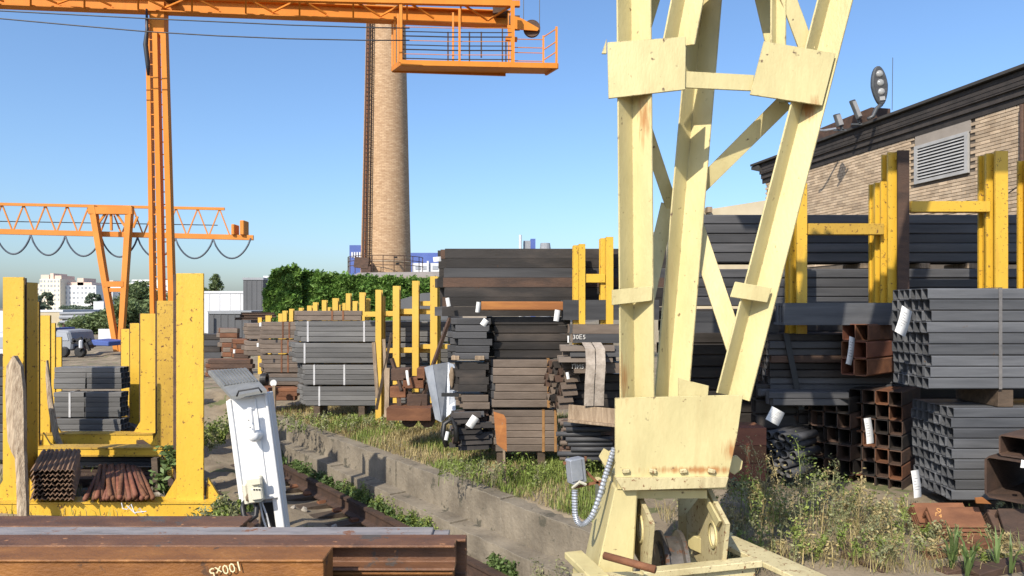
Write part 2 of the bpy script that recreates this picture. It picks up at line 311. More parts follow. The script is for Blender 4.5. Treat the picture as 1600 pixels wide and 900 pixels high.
for t0, t1, s0, zt in ((-5, -2.3, .15, -.43), (-2.29, -1.0, .15, -.41), (-.98, -.30, .12, -.38), (-.29, 1.35, .16, -.40), (1.36, 3.0, .17, -.38), (3.01, 5.2, .18, -.36), (5.21, 8, .2, -.34)):
    mb = MB(); rough_wall(mb, t0, t1, s0, .45, -1.0, zt - .09, 22, .007, r); mb.build('lower_slab', M['concrete'], rw)

# ------------------------------------------------------------------ vegetation helpers
def tri_mesh(name, mat, verts, faces, parent=None):
    me = bpy.data.meshes.new(name); me.from_pydata(verts, [], faces); me.materials.append(mat)
    o = bpy.data.objects.new(name, me); COL.objects.link(o)
    if parent is not None:
        o.parent = parent
        if parent.get('_root'): o.location = -Vector(parent['_root'])
    return o
def blade(v, f, p, h, w, az, bend, r):
    d = Vector((math.cos(az), math.sin(az), 0)); q = Vector((-d.y, d.x, 0)) * w; o = len(v)
    m = p + d * (bend * h * .35) + Vector((0, 0, h * .6)); e = p + d * (bend * h) + Vector((0, 0, h * (1 - .35 * abs(bend))))
    v += [tuple(p - q), tuple(p + q), tuple(m + q * .7), tuple(m - q * .7), tuple(e)]
    f += [(o, o + 1, o + 2, o + 3), (o + 3, o + 2, o + 4)]
def leaf(v, f, p, s, r):
    a = Vector((r.uniform(-1, 1), r.uniform(-1, 1), r.uniform(-.6, .9))).normalized(); b = a.cross(Vector((r.uniform(-1, 1), r.uniform(-1, 1), r.uniform(-1, 1)))).normalized()
    o = len(v); v += [tuple(p - a * s), tuple(p + b * s * .45), tuple(p + a * s), tuple(p - b * s * .45)]; f += [(o, o + 1, o + 2, o + 3)]
def weed(v, f, p, h, r, nl, ls, lean=.25, branch=4):
    az = r.uniform(0, 6.28); top = p + Vector((math.cos(az) * lean * h, math.sin(az) * lean * h, h))
    blade(v, f, p, h * .98, .006, az, lean, r)
    for b in range(branch):
        t0 = r.uniform(.2, .8); st = p.lerp(top, t0); a2 = r.uniform(0, 6.28); l = h * r.uniform(.2, .42) * (1.1 - t0 * .6)
        en = st + Vector((math.cos(a2) * l * .8, math.sin(a2) * l * .8, l * .75))
        blade(v, f, st, l * .8, .004, a2, .8, r)
        for k in range(nl): leaf(v, f, st.lerp(en, r.uniform(.15, 1.05)) + Vector((r.gauss(0, .02), r.gauss(0, .02), r.gauss(0, .02))), ls * r.uniform(.5, 1.25), r)
    for k in range(nl): leaf(v, f, p.lerp(top, r.uniform(.35, 1.0)) + Vector((r.gauss(0, .015), r.gauss(0, .015), 0)), ls * r.uniform(.5, 1.1), r)

def tree(name, label, base, h, rx, crown0, mat, n, ls, group=None, conic=False, clumps=26, seed=1, trunk=.12):
    r = random.Random(seed); base = Vector(base); t = thing(name, label, 'tree', base, group)
    mb = MB(); mb.tube([base, base + Vector((r.uniform(-.1, .1) * h * .2, 0, h * .5)), base + Vector((0, 0, h * .9))], [trunk, trunk * .7, trunk * .2], 7)
    cs = []
    for i in range(clumps):
        z = r.random()
        if conic: rad = rx * (1 - z) ** .8 * (.35 + .65 * r.random())
        else: rad = rx * math.sqrt(max(.05, 1 - (2 * z - 1) ** 2)) * math.sqrt(r.random())
        a = r.uniform(0, 6.28); c = base + Vector((math.cos(a) * rad, math.sin(a) * rad, crown0 + (h - crown0) * z)); cs.append(c)
        mb.tube([base + Vector((0, 0, max(.2 * h, (c.z - base.z) * .6))), base.lerp(c, .7) + Vector((0, 0, .1 * h)), c], [trunk * .35, trunk * .2, trunk * .08], 5)
    mb.build('trunk', M['bark'], t)
    v, f = [], []
    for c in cs:
        cr = rx * r.uniform(.25, .45)
        for k in range(n // clumps):
            q = Vector((r.gauss(0, 1), r.gauss(0, 1), r.gauss(0, 1))).normalized() * cr * r.uniform(.45, 1.08); q.z *= .8
            leaf(v, f, c + q, ls * r.uniform(.6, 1.3), r)
    tri_mesh('crown', mat, v, f, t); return t

# ------------------------------------------------------------------ distant city, trees, sheds
M['city_white'] = pm('pale_panel_facade', (.80, .79, .77), (.92, .91, .89), .1, rough=.9)  # facade tones lifted so the distance haze is in the colour
M['city_pink'] = pm('pinkish_brick_facade', (.72, .54, .45), (.8, .62, .52), .1, rough=.9)
M['city_cream'] = pm('cream_facade', (.82, .74, .58), (.90, .82, .66), .1, rough=.9)
M['city_glass'] = pm('far_window_glass', (.30, .33, .38), (.42, .45, .5), .3, rough=.3)
M['shed_dark'] = pm('dark_grey_cladding', (.085, .09, .10), (.11, .115, .125), 1, rough=.7)
M['shed_white'] = pm('white_cladding', (.62, .64, .68), (.70, .72, .75), 1, rough=.7)
M['shed_mid'] = pm('mid_grey_cladding', (.26, .28, .31), (.33, .35, .38), 1, rough=.7)
M['blue_clad'] = pm('blue_cladding', (.055, .10, .34), (.08, .14, .42), .6, rough=.6)
M['beige'] = pm('beige_wall', (.52, .44, .30), (.62, .54, .38), 1, rough=.85)
def block(label, x0, x1, yt, yb, d, mat, dep=14, wy=(), stair=None, cat='building', group=None, floors=9, cols=12, top=None):
    a, b = W(x0, yt, d), W(x1, yb, d); t = thing('apartment_block', label, cat, (a.x, d, b.z), group)
    MB().box2((a.x, d, b.z), (b.x, d + dep, a.z)).build('wall', mat, t)
    wn = MB(); H = (a.z - b.z) / floors; Wd = (b.x - a.x) / cols
    for i in range(floors):
        for k in range(cols):
            if (k * 7 + i) % 11 == 5: continue
            z = b.z + H * (i + .3); x = a.x + Wd * (k + .22 + .1 * ((k % 3) - 1)); ww = Wd * (.62 if k % 3 == 0 else .4)
            wn.box2((x, d - .12, z), (x + ww, d - .02, z + H * .45))
    w = wn.build('window_grid', M['city_glass'], t); w['kind'] = 'stuff'
    if top:
        mb = MB()
        for (u0, u1, hh) in top: mb.box2((a.x + (b.x - a.x) * u0, d + 1, a.z), (a.x + (b.x - a.x) * u1, d + dep - 1, a.z + hh))
        mb.build('rooftop_storey', M['city_pink'], t)
    return t
block('pale apartment block with pinkish top storey beside the leftmost yellow post', 20, 92, 448, 500, 400, M['city_cream'], floors=7, cols=12, top=[(0, .75, 1.6)])
block('tall cream apartment tower with pink and white roof blocks', 62, 94, 436, 500, 390, M['city_cream'], floors=9, cols=6, top=[(0, .4, 2.4), (.45, .62, 3.2), (.68, 1, 2.0)])
block('long white panel apartment block right of the cream tower', 94, 150, 446, 500, 395, M['city_white'], floors=7, cols=9, top=[(0, .85, 1.8), (.45, .62, 4.2)])
block('white apartment block fading behind the far crane leg', 146, 176, 452, 500, 420, M['city_white'], floors=6, cols=6)
block('white apartment block between far crane leg and near orange leg', 160, 212, 442, 500, 430, M['city_white'], floors=8, cols=9, top=[(.05, .3, 1.5)])
block('farthest white block just left of the orange crane leg', 206, 262, 437, 500, 470, M['city_white'], floors=9, cols=10)
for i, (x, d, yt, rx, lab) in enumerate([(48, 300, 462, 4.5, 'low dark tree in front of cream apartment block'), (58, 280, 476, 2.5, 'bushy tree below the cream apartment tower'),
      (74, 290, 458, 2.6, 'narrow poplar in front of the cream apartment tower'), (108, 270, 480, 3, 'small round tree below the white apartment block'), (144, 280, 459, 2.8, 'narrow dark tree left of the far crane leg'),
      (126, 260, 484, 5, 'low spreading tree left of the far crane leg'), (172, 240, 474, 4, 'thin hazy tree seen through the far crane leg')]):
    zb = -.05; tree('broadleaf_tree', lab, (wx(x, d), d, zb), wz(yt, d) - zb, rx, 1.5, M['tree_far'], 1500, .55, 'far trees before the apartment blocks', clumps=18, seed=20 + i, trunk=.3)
for i, (x, d, yt, rx, lab) in enumerate([(215, 62, 446, 2.2, 'big dark green tree left of near orange crane leg'), (196, 58, 478, 2.0, 'bushy green tree behind the far crane leg foot'),
      (236, 66, 455, 2.2, 'green tree behind the near orange crane leg'), (150, 60, 500, 2.0, 'low dark bush tree left of the far crane leg foot'), (124, 70, 510, 1.5, 'low dark bush tree by the pipe bridge')]):
    tree('broadleaf_tree', lab, (wx(x, d), d, -.05), wz(yt, d) + .05, rx, .6, M['tree_leaf'], 4200, .17, 'trees behind the cranes', clumps=34, seed=40 + i, trunk=.16)
tree('conifer_tree', 'dark pointed conifer above the white shed roof', (wx(337, 120), 120, -.05), wz(431, 120) + .05, 2.0, 2.2, M['tree_leaf'], 4000, .22, conic=True, clumps=40, seed=61, trunk=.2)
tree('conifer_tree', 'small dark conifer left of the pointed conifer', (wx(320, 120), 120, -.05), wz(452, 120) + .05, 1.0, 2.2, M['tree_leaf'], 1500, .22, conic=True, clumps=20, seed=62, trunk=.2)

def shed(name, label, x0, x1, yt, d, dep, mat, trim=None, seams=0, zt=None):
    a = wx(x0, d); b = wx(x1, d); z = zt or wz(yt, d); t = thing(name, label, 'building', (a, d, -.05))
    MB().box2((a, d, -.1), (b, d + dep, z)).build('wall', mat, t)
    if trim: MB().box2((a - .05, d - .06, z - .02), (b + .05, d + dep, z + .18)).build('roof_edge', trim, t)
    if seams:
        pmh = MB().box2((-.02, -.03, 0), (.02, -.002, z - .05)).mesh('seam', mat)
        for i in range(seams): inst('seam', pmh, t, ((b - a) * (i + .7) / seams, 0, .05))
    return t
shed('warehouse', 'white low warehouse behind the yellow post top', 300, 380, 458, 62, 14, M['shed_white'], M['shed_white'], 5)
MB()
v_ = shed('warehouse', 'dark grey cladding tower building beside the ivy', 380, 411, 437, 60, 12, M['shed_dark'], M['shed_mid'], 4)
shed('warehouse', 'white right face of the dark grey tower', 411.5, 436, 431, 61, 12, M['shed_white'], None, 3)  # the tower's paler right face, built as its own box
shed('warehouse', 'low dark grey shed with pale edge behind the brown stacks', 326, 392, 490, 46, 9, M['shed_dark'], M['shed_mid'], 6)
rv = MB(); rv.tube([W(325, 545, 45.5), W(325, 488, 45.5)], .08, 6); rv.build('downpipe', M['shed_white'], None)
o = bpy.data.objects['downpipe']; tag(o, 'white vertical pipe at corner of low dark grey shed', 'pipe')
shed('warehouse', 'beige wall building left behind the rack posts', 50, 98, 487, 70, 12, M['beige'], M['shed_white'], 0)
shed('warehouse', 'white low building at far left edge behind the rack', -90, 12, 486, 66, 12, M['shed_white'], None, 6)
shed('warehouse', 'small white hut left of the far crane leg', 146, 162, 471, 120, 8, M['shed_white'], None, 0)
# pipe bridge
pb = thing('pipe_bridge', 'grey elevated pipe bridge between beige building and trees', 'pipe bridge', W(96, 549, 64) * 1)
for yy in (490, 496, 503): MB().tube([W(94, yy, 64), W(150, yy - 1, 64)], .13 if yy != 496 else .2, 8).build('pipe', M['shed_mid'], pb)
for xx in (100, 120, 142): MB().bar(W(xx, 488, 64.2), W(xx, 548, 64.2), .2).build('post', M['rust_dark'], pb)
# blue and white plant behind the chimney
bb = thing('factory_building', 'blue clad factory box left of the chimney foot', 'building', (wx(546, 100), 100, 0))
MB().box2((wx(546, 100), 100, 0), (wx(600, 100), 112, wz(383, 100))).build('wall', M['blue_clad'], bb)
fr = MB()
for i, xx in enumerate((549, 553, 557, 561, 565)): fr.box2((wx(xx, 99.9), 99.85, wz(402 + i % 2, 100)), (wx(xx + 2.4, 99.9), 99.95, wz(394, 100)))
fr.build('white_lettering', M['shed_white'], bb)
b2 = thing('factory_building', 'long blue factory hall right of the chimney', 'building', (wx(600, 104), 104, 0))
MB().box2((wx(605, 104), 104, 0), (wx(720, 104), 120, wz(395, 104))).build('wall', M['blue_clad'], b2)
b3 = thing('factory_building', 'white office row with dark windows under the blue hall', 'building', (wx(644, 96), 96, 0))
MB().box2((wx(644, 96), 96, 0), (wx(720, 96), 103, wz(411, 96))).build('wall', M['shed_white'], b3)
wme = MB().box2((0, -.06, 0), (.75, 0, .5)).mesh('window', M['city_glass'])
for xx in (649, 660, 676, 687): inst('window', wme, b3, (wx(xx, 96) - wx(644, 96), 0, wz(421, 96)))
MB().box2((wx(667, 95.7), 95.6, wz(425, 96)), (wx(670, 95.7), 95.9, wz(408, 96))).build('flue', M['shed_white'], b3)
b4 = thing('factory_building', 'blue and grey rooftop plant peeking over the dark beam stack', 'building', (wx(811, 110), 110, 0))
MB().box2((wx(818, 110), 110, 0), (wx(829, 110), 114, wz(376, 110))).build('louvre_box', M['shed_mid'], b4)
MB().box2((wx(829, 109.5), 109.5, 0), (wx(836.5, 110), 114, wz(373.5, 110))).build('blue_box', M['blue_clad'], b4)
MB().tube([(wx(813, 109), 109, 0), (wx(813, 109), 109, wz(367, 109))], .22, 8).build('flue', M['shed_white'], b4)
MB().lathe([(.9, 0), (.9, wz(382, 110) - 1), (.75, wz(380, 110)), (.0, wz(379.5, 110))], (wx(852, 110), 110, 0), 14).build('tank', M['shed_mid'], b4)
cb = thing('warehouse', 'cream sloped roof building beyond the dark tube stack', 'building', W(1088, 549, 34))
MB().plate([W(1085, 560, 34), W(1260, 560, 34), W(1260, 303, 34), W(1120, 325, 34), W(1085, 329, 34)], 10).build('wall', M['beige'], cb)
MB().box2(W(1092, 333, 33.9), W(1101, 324, 33.5)).build('gutter_box', M['rust_dark'], cb)
MB().box2(W(1101.5, 333, 33.9), W(1113, 323, 33.5)).build('timber_box', M['wood'], cb)

# ------------------------------------------------------------------ chimney
CY = 70.0
M['chim'] = pm('chimney_brick', (.45, .285, .16), (.68, .475, .285), 1.6, (2, 2, 8), .9, bump=.5, bump_scale=6, c3=(.62, .43, .265), rust=(.76, .60, .42), rust_amt=.10, rust_scale=5)
def chimney():
    n = M['chim'].node_tree; N = n.nodes; L = n.links; b = N['Principled BSDF']; src = b.inputs['Base Color'].links[0].from_socket
    br = N.new('ShaderNodeTexBrick'); br.inputs['Scale'].default_value = 1.0; br.inputs['Brick Width'].default_value = .52; br.inputs['Row Height'].default_value = .15; br.inputs['Mortar Size'].default_value = .018
    br.inputs['Color1'].default_value = (1, 1, 1, 1); br.inputs['Color2'].default_value = (.76, .71, .66, 1); br.inputs['Mortar'].default_value = (.62, .57, .53, 1)
    uv = N.new('ShaderNodeUVMap'); L.new(uv.outputs[0], br.inputs['Vector'])
    mx = N.new('ShaderNodeMix'); mx.data_type = 'RGBA'; mx.blend_type = 'MULTIPLY'; mx.inputs[0].default_value = 1
    L.new(src, mx.inputs[6]); L.new(br.outputs[0], mx.inputs[7]); L.new(mx.outputs[2], b.inputs['Base Color'])
    X = wx(603, CY); t = thing('chimney', 'tall tapering tan brick factory chimney with ladder cage', 'chimney', (X, CY, 0))
    z0, r0 = wz(425, CY), 39 / F * CY; zt = 44; r1 = 30.5 / F * CY
    zk = wz(40, CY); sl = (r1 - r0) / (zk - z0); rr = lambda z: r0 + sl * (z - z0)
    n = 48; mb = MB(); hs = [z0 - 6] + [z0 + (zt - z0) * i / 24 for i in range(25)]
    for z in hs:
        for k in range(n): a = 6.2832 * k / n; mb.v.append((X + rr(z) * math.cos(a), CY + rr(z) * math.sin(a), z))
    mb.f = [(i * n + k, i * n + (k + 1) % n, (i + 1) * n + (k + 1) % n, (i + 1) * n + k) for i in range(len(hs) - 1) for k in range(n)] + [tuple(range((len(hs) - 1) * n, len(hs) * n))]
    o = mb.build('shaft', M['chim'], t, smooth=True)
    ul = o.data.uv_layers.new(name='UVMap')
    for p in o.data.polygons:
        aa = [math.atan2(o.data.vertices[v].co.y - CY, o.data.vertices[v].co.x - X) for v in p.vertices]
        if max(aa) - min(aa) > 3: aa = [a if a > 0 else a + 6.28319 for a in aa]
        for li, a in zip(p.loop_indices, aa): ul.data[li].uv = (a * r0, o.data.vertices[o.data.loops[li].vertex_index].co.z)
    for zz in [z0 + .9]:
        MB().lathe([(rr(zz) + .01, zz), (rr(zz) + .05, zz + .01), (rr(zz + .12) + .05, zz + .11), (rr(zz + .12) + .01, zz + .12)], (X, CY, 0), 40).build('iron_band', M['brick'], t, smooth=True)
    # ladder, cage and conduit on the left front
    def side(an, z, off): a = R(an); return Vector((X + (rr(z) + off) * math.cos(a), CY + (rr(z) + off) * math.sin(a), z))
    for an, off, rad, nm, mt in ((-121, .25, .05, 'ladder_rail', 'rust_dark'), (-114, .25, .05, 'ladder_rail', 'rust_dark'), (-121, .75, .04, 'cage_bar', 'rust_dark'), (-114, .75, .04, 'cage_bar', 'rust_dark'), (-127, .3, .13, 'conduit', 'rust'), (-142, .12, .05, 'conduit', 'rust'), (-134, .2, .06, 'conduit', 'char_steel')):
        MB().tube([side(an, z0 + (zt - z0) * i / 12, off) for i in range(13)], rad, 6).build(nm, M[mt], t)
    mb = MB(); z = z0 + .6
    while z < 33:
        mb.bar(side(-121, z, .25), side(-114, z, .25), .05); 
        mb.bar(side(-121, z + .2, .25), side(-121, z + .2, .75), .04); mb.bar(side(-114, z + .2, .25), side(-114, z + .2, .75), .04); mb.bar(side(-121, z + .2, .75), side(-114, z + .2, .75), .04); z += .42
    mb.build('rungs', M['rust_dark'], t)['kind'] = 'stuff'
    # foot platform railing
    zb = z0 + .05; pr = rr(z0) + 1.2; mb = MB()
    for dz in (.45, .9, 1.35): mb.tube([(X + pr * math.cos(R(a)), CY + pr * math.sin(R(a)), zb + dz) for a in range(180, 365, 8)], .035, 5)
    for a in range(180, 365, 16): mb.tube([(X + pr * math.cos(R(a)), CY + pr * math.sin(R(a)), zb - .3), (X + pr * math.cos(R(a)), CY + pr * math.sin(R(a)), zb + 1.35)], .04, 5)
    mb.build('platform_railing', M['rust_dark'], t)
    mb = MB(); mb.box(W(566, 411, CY - 3.2), (1.35, .9, 1.0), Matrix.Rotation(.12, 3, 'Y')); mb.box(W(573, 423, CY - 3.2), (.9, .8, .8)); mb.build('duct_box', M['rust_dark'], t)
    wv = MB()
    for (x, y, w) in ((618, 402, 5), (621, 412, 5)): wv.box(W(x, y, CY - 2.75), (w / F * CY, .3, .16))
    wv.build('vent_hole', M['dark_void'], t)
    return t
chimney()

# ------------------------------------------------------------------ ivy building
def ivy():
    d = 42.0; t = thing('ivy_building', 'low building overgrown with dense green ivy below the chimney', 'building', (wx(420, d), d, 0))
    MB().box2((wx(436, d), d, -.1), (wx(760, d), d + 12, wz(432, d))).build('wall', M['plaster'], t)
    mb = MB(); mb.plate([W(536, 437, d - .3), W(560, 426, d + 3), W(720, 424, d + 3), W(720, 437, d - .3)], .25, (0, 0, -1)); mb.build('roof_edge', M['plaster'], t)
    r = random.Random(5); v, f = [], []
    def top(x):
        x += 3 * math.sin(x * .31); pts = [(400, 485), (412, 474), (418, 440), (428, 424), (445, 417), (462, 419), (480, 426), (520, 430), (560, 433), (620, 436), (710, 438)]
        for (a, ya), (b, yb) in zip(pts, pts[1:]):
            if a <= x <= b: return ya + (yb - ya) * (x - a) / (b - a)
        return 440
    for i in range(26000):
        x = r.uniform(412, 700); yt = top(x) + 2.5 * math.sin(x * .23) * math.sin(x * .071) - (r.random() ** 6) * 6; y = yt + (545 - yt) * r.random() ** 1.25
        bul = .5 + .5 * math.sin(x * .11 + 2 * math.sin(y * .09)) * math.cos(y * .13 + x * .04)
        edge = max(0, 1 - (x - 412) / 26)
        p = W(x, y, d - .15 - .55 * bul * r.random() ** .4 - (1.2 - 1.6 * edge if x < 470 else .2) * .6)
        if math.sin(x * .35 + 3 * math.sin(y * .2)) * math.sin(y * .31 + x * .11) > .78: continue
        leaf(v, f, p, .15 * r.uniform(.5, 1.7), r)
    for i in range(4500):    # rounded left end
        a = r.uniform(0, 6.28); b = r.uniform(-.2, 1.4); q = W(448, 470, d + 1); rr = r.uniform(.8, 1.05)
        leaf(v, f, q + Vector((math.cos(a) * math.cos(b) * 1.15 * rr, math.sin(a) * math.cos(b) * 1.4 * rr, math.sin(b) * 1.95 * rr)), .15 * r.uniform(.6, 1.3), r)
    o = tri_mesh('ivy_leaves', M['ivy'], v, f, t); o['kind'] = 'stuff'
    MB().plate([W(618, 470, d - 1.4), W(660, 458, d - 1.4), W(700, 456, d - 1.4), W(700, 500, d - 1.4), W(618, 500, d - 1.4)], .3).build('dark_panel', M['shed_dark'], t)  # plain dark grey panel set before the ivy
ivy()

# ------------------------------------------------------------------ far gantry crane
def far_crane():
    d0 = 36.7; D = lambda x: d0 + (x - 200) / 200 * 1.1
    P = lambda x, y, k=0: W(x, y, D(x) + k)
    t = thing('gantry_crane', 'distant small orange lattice gantry crane with looped festoon cable', 'crane', P(186, 549))
    O = M['orange_far']
    for k, nm in ((0, 'top_chord'), (.9, 'top_chord')): MB().bar(P(-160, 315.5, k), P(351, 326.5, k), .12, .14).build(nm, O, t)
    MB().bar(P(-160, 358, .0), P(396, 371.5, .0), .22, .26).build('bottom_chord', O, t)
    MB().bar(P(-160, 358, .9), P(393, 371.5, .9), .22, .26).build('bottom_chord', O, t)
    mb = MB(); x = -150; up = True; ty = lambda x: 315.5 + (x + 160) * .0215; by = lambda x: 358 + (x + 160) * .0243
    while x < 345:
        a, b = (by(x), ty(x + 17)) if up else (ty(x), by(x + 17))
        for k in (0, .9): MB().bar(P(x, a, k), P(x + 17, b, k), .06).build('lattice_bar', O, t)
        x += 17; up = not up
    MB().tube([P(-160, 343, .2), P(340, 352, .2)], .025, 5).build('handrail', M['cable'], t)
    for (a, b, c, e) in ((361, 374, 350, 369), (374.5, 389, 344, 369)): MB().box2(P(a, c, -.25), P(b, e, .4)).build('motor_box', O, t, bevel=.03)
    lf = -.5
    mb = MB(); q = lambda x, y: P(x, y, lf)
    mb.bar(q(139, 329), q(208, 329.5), .32, .36, (0, 0, 1)); mb.build('leg_head', O, t)
    for a, b in (((145, 322), (184, 556)), ((203, 322), (188, 556))): MB().bar(q(*a), q(*b), .30, .3, (0, -1, 0), .8).build('leg', O, t)
    MB().bar(q(163, 444), q(194, 444), .3, .28).build('cross_beam', O, t); MB().bar(q(166, 453), q(193, 453), .2, .2).build('cross_beam', O, t)
    mb = MB()
    for a, b in (((150, 354), (166, 332)), ((198, 358), (181, 332)), ((173.5, 333), (174, 360)), ((208, 356), (215, 338))): mb.bar(q(*a), q(*b), .1)
    mb.build('knee_brace', O, t)
    MB().box2(q(168, 556) - Vector((0, .3, 0)), q(204, 550) + Vector((0, .3, 0))).build('bogie', O, t)
    hk = [(-62, 364), (-7, 365), (48, 367), (102, 368.5), (158, 370), (215, 371), (274, 372), (333, 373.5), (392, 372)]
    for (xa, ya), (xb, yb) in zip(hk, hk[1:]):
        MB().tube([P(xa + (xb - xa) * i / 14, ya + (yb - ya) * i / 14 + 31 * (1 - (2 * i / 14 - 1) ** 2) ** .8, -.2) for i in range(15)], .045, 6).build('festoon_loop', M['cable_blue'], t, smooth=True)
far_crane()

# ------------------------------------------------------------------ near orange gantry crane
def near_crane():
    D = lambda x: 21.3 + x / 800 * 1.75
    P = lambda x, y, k=0: W(x, y, D(x) + k)
    t = thing('gantry_crane', 'big orange gantry crane with ladder leg and railed platform by the chimney', 'crane', P(255, 590))
    O = M['orange']
    # plate girder: lower edge line
    yl = lambda x: 10 + (x - 0) * .0392; yh = lambda x: yl(x) - 21
    MB().plate([P(-140, yl(-140), 0), P(795, yl(795) + 0, 0), P(795, yh(795), 0), P(-140, yh(-140), 0)], .03).build('girder_web', O, t)
    MB().bar(P(-140, yl(-140), .02), P(797, yl(797), .02), .34, .035, (0, 0, 1)).build('girder_flange', O, t)
    MB().bar(P(-140, yh(-140), .02), P(797, yh(797), .02), .34, .035, (0, 0, 1)).build('girder_flange', O, t)
    MB().plate([P(-140, yl(-140) + 4, 1.5), P(795, yl(795) + 2, 1.5), P(795, yh(795), 1.5), P(-140, yh(-140), 1.5)], .03).build('girder_web', O, t)
    MB().bar(P(-140, -16, -.62), P(812, 6.5, -.62), .16, .17).build('upper_chord', O, t)
    MB().bar(P(-140, -19, 2.0), P(800, 1, 2.0), .12, .12).build('upper_chord', O, t)
    x = -120; i = 0
    while x < 790:
        yc = -16 + (x + 140) * .0236
        MB().bar(P(x, yc, -.6), P(x, yl(x) - 2, -.12), .055).build('walkway_strut', O, t); MB().bar(P(x, yc, -.6), P(x + 42, yl(x + 42) - 8, -.1), .05).build('walkway_brace', O, t)
        if i % 2 == 0: MB().bar(P(x + 42, yl(x + 42) - 8, -.1), P(x + 84, yc + 2, -.6), .05).build('walkway_brace', O, t)
        x += 84; i += 1
    # trolley and blocks on top
    for (a, b, c, e) in ((256, 288, -8, 14), (505, 525, -2, 8), (770, 792, 8, 34)): MB().box2(P(a, c, -.3), P(b, e, .3)).build('bracket_box', M['rust_dark'] if a != 505 else O, t)
    # leg
    mb = MB(); mb.plate([P(231, 2, -.12), P(256, 3, -.12), P(256, 55, -.12), P(236, 55, -.12)], .3); mb.build('leg_head', O, t)
    for nm, (xa, ya), (xb, yb), w, k in (('leg', (232.5, 30), (241.5, 595), .125, .2), ('leg', (244, 52), (256, 595), .15, -.12), ('leg', (257, 52), (273, 595), .165, -.12)):
        MB().bar(P(xa, ya, k), P(xb, yb, k), w, .2, (0, 1, 0)).build(nm, O, t)
    rg_ = MB().box((0, 0, 0), (.22, .03, .03)).mesh('ladder_rung', M['orange']); base = Vector(t['_root'])
    for i in range(26):
        y = 66 + i * 19.5; x = 248.5 + (y - 55) * .025
        inst('ladder_rung', rg_, t, P(x, y, .05) - base); inst('ladder_rung', rg_, t, P(x - 9.5, y - 4, .1) - base)
    MB().tube([P(229, 14, -.2), P(230, 45, -.25), P(227.5, 70, -.25), P(231, 100, -.2), P(232, 118, -.15)], [.03, .05, .075, .07, .04], 8).build('cable_bundle', M['cable'], t, smooth=True)
    # platform basket
    fl = lambda x: 95.5 + (x - 626) * .022
    MB().plate([P(626, fl(626), -1.3), P(870, fl(870) - 1, -1.3), P(852, fl(852) + 12, -.0), P(613, 108, -.0)], .07, (0, 0, -1)).build('floor', O, t)
    for (a, ya, ka), (b, yb, kb) in (((626, 98, -1.32), (871, 103, -1.32)), ((613, 109, 0), (790, 115, 0)), ((871, 103, -1.32), (853, 114, 0)), ((613, 108, 0), (627, 98, -1.32))): MB().bar(P(a, ya, ka), P(b, yb, kb), .07, .16).build('floor_beam', O, t)
    for x, y0, y1, w, k in ((626.5, 8, 98, .09, -1.3), (617, 25, 108, .07, -.1), (613, 30, 108, .05, 0), (622, 22, 104, .05, -.5), (718, 14, 99, .07, -1.3), (708, 20, 99, .06, -.6), (801, 3, 102, .13, -1.2), (795, 20, 102, .06, -.5), (849, 56, 103, .06, -.9), (869.5, 42, 102, .07, -1.3)):
        MB().bar(P(x, y0, k), P(x, y1, k), w, w).build('post', O if w > .065 else M['orange_far'], t)
    for x, y0, y1 in ((700, 50, 96), (733.5, 50, 96), (752, 50, 90), (785, 42, 96), (790.5, 60, 98)): MB().bar(P(x, y0, -.3), P(x, y1, -.3), .045).build('post', M['rust_dark'], t)
    for i in range(8):
        y = 42 + i * 7
        MB().tube([P(628, y, -1.25), P(665, y + .8, -1.25), P(700, y + 1.8, -1.25), P(800, y + 2, -1.25)], .012 + .004 * (i % 3), 5).build('railing_wire', M['cable'] if i % 3 else M['orange_far'], t)
    for y in (61, 74, 82, 95): MB().tube([P(803, y, -1.1), P(850, y + 1, -.9)], .014, 5).build('railing_wire', M['orange_far'], t)
    for y in (46, 66, 82): MB().tube([P(849, y + 12, -.9), P(869, y - 1, -1.3)], .02, 5).build('railing_wire', M['orange_far'], t)
    # sheave
    c = P(831, 45, -.6); MB().lathe([(0, -.05), (.24, -.05), (.27, -.06), (.27, -.03), (.235, 0), (.27, .03), (.27, .06), (.24, .05), (0, .05)], c, 28, 'Y').build('sheave_wheel', M['rust_dark'], t, smooth=False)
    MB().lathe([(0, -.075), (.07, -.075), (.07, .075), (0, .075)], c, 14, 'Y').build('sheave_hub', M['black'], t)
    mb = MB(); mb.plate([P(800, 24, -.75), P(814, 28, -.75), P(842, 44, -.75), P(840, 48, -.75), P(812, 46, -.75), P(800, 44, -.75)], .04); mb.build('sheave_arm', O, t)
    MB().box2(P(795, 24, -.7), P(812, 48, -.2)).build('sheave_arm_root', M['rust_dark'], t)
    for x in (818, 843): MB().tube([P(x, -30, -.6), P(x, 44, -.6)], .012, 5).build('hoist_rope', M['cable'], t)
    mb = MB(); mb.bar(P(790, 60, -.9), P(808, 62, -.9), .12, .12); mb.bar(P(795, 40, -.9), P(797, 62, -.9), .1); mb.build('hook_bracket', O, t)
    # running rail bogie at ground
    MB().box2(P(225, 598, -.3), P(285, 583, .3)).build('bogie', O, t)
near_crane()
for lab, pts in (('upper black overhead cable crossing in front of the orange crane leg', [(-60, 14), (0, 17), (230, 29), (450, 39), (575, 43), (640, 44)]), ('lower sagging black overhead cable crossing the orange crane leg', [(-60, 24), (0, 29), (120, 40), (230, 49.5), (340, 56), (450, 60.5), (575, 63), (640, 63)])):
    tag(MB().tube([W(x, y, 20.0 + x / 800) for x, y in pts], .018, 5).build('overhead_cable', M['cable'], smooth=True), lab, 'cable')

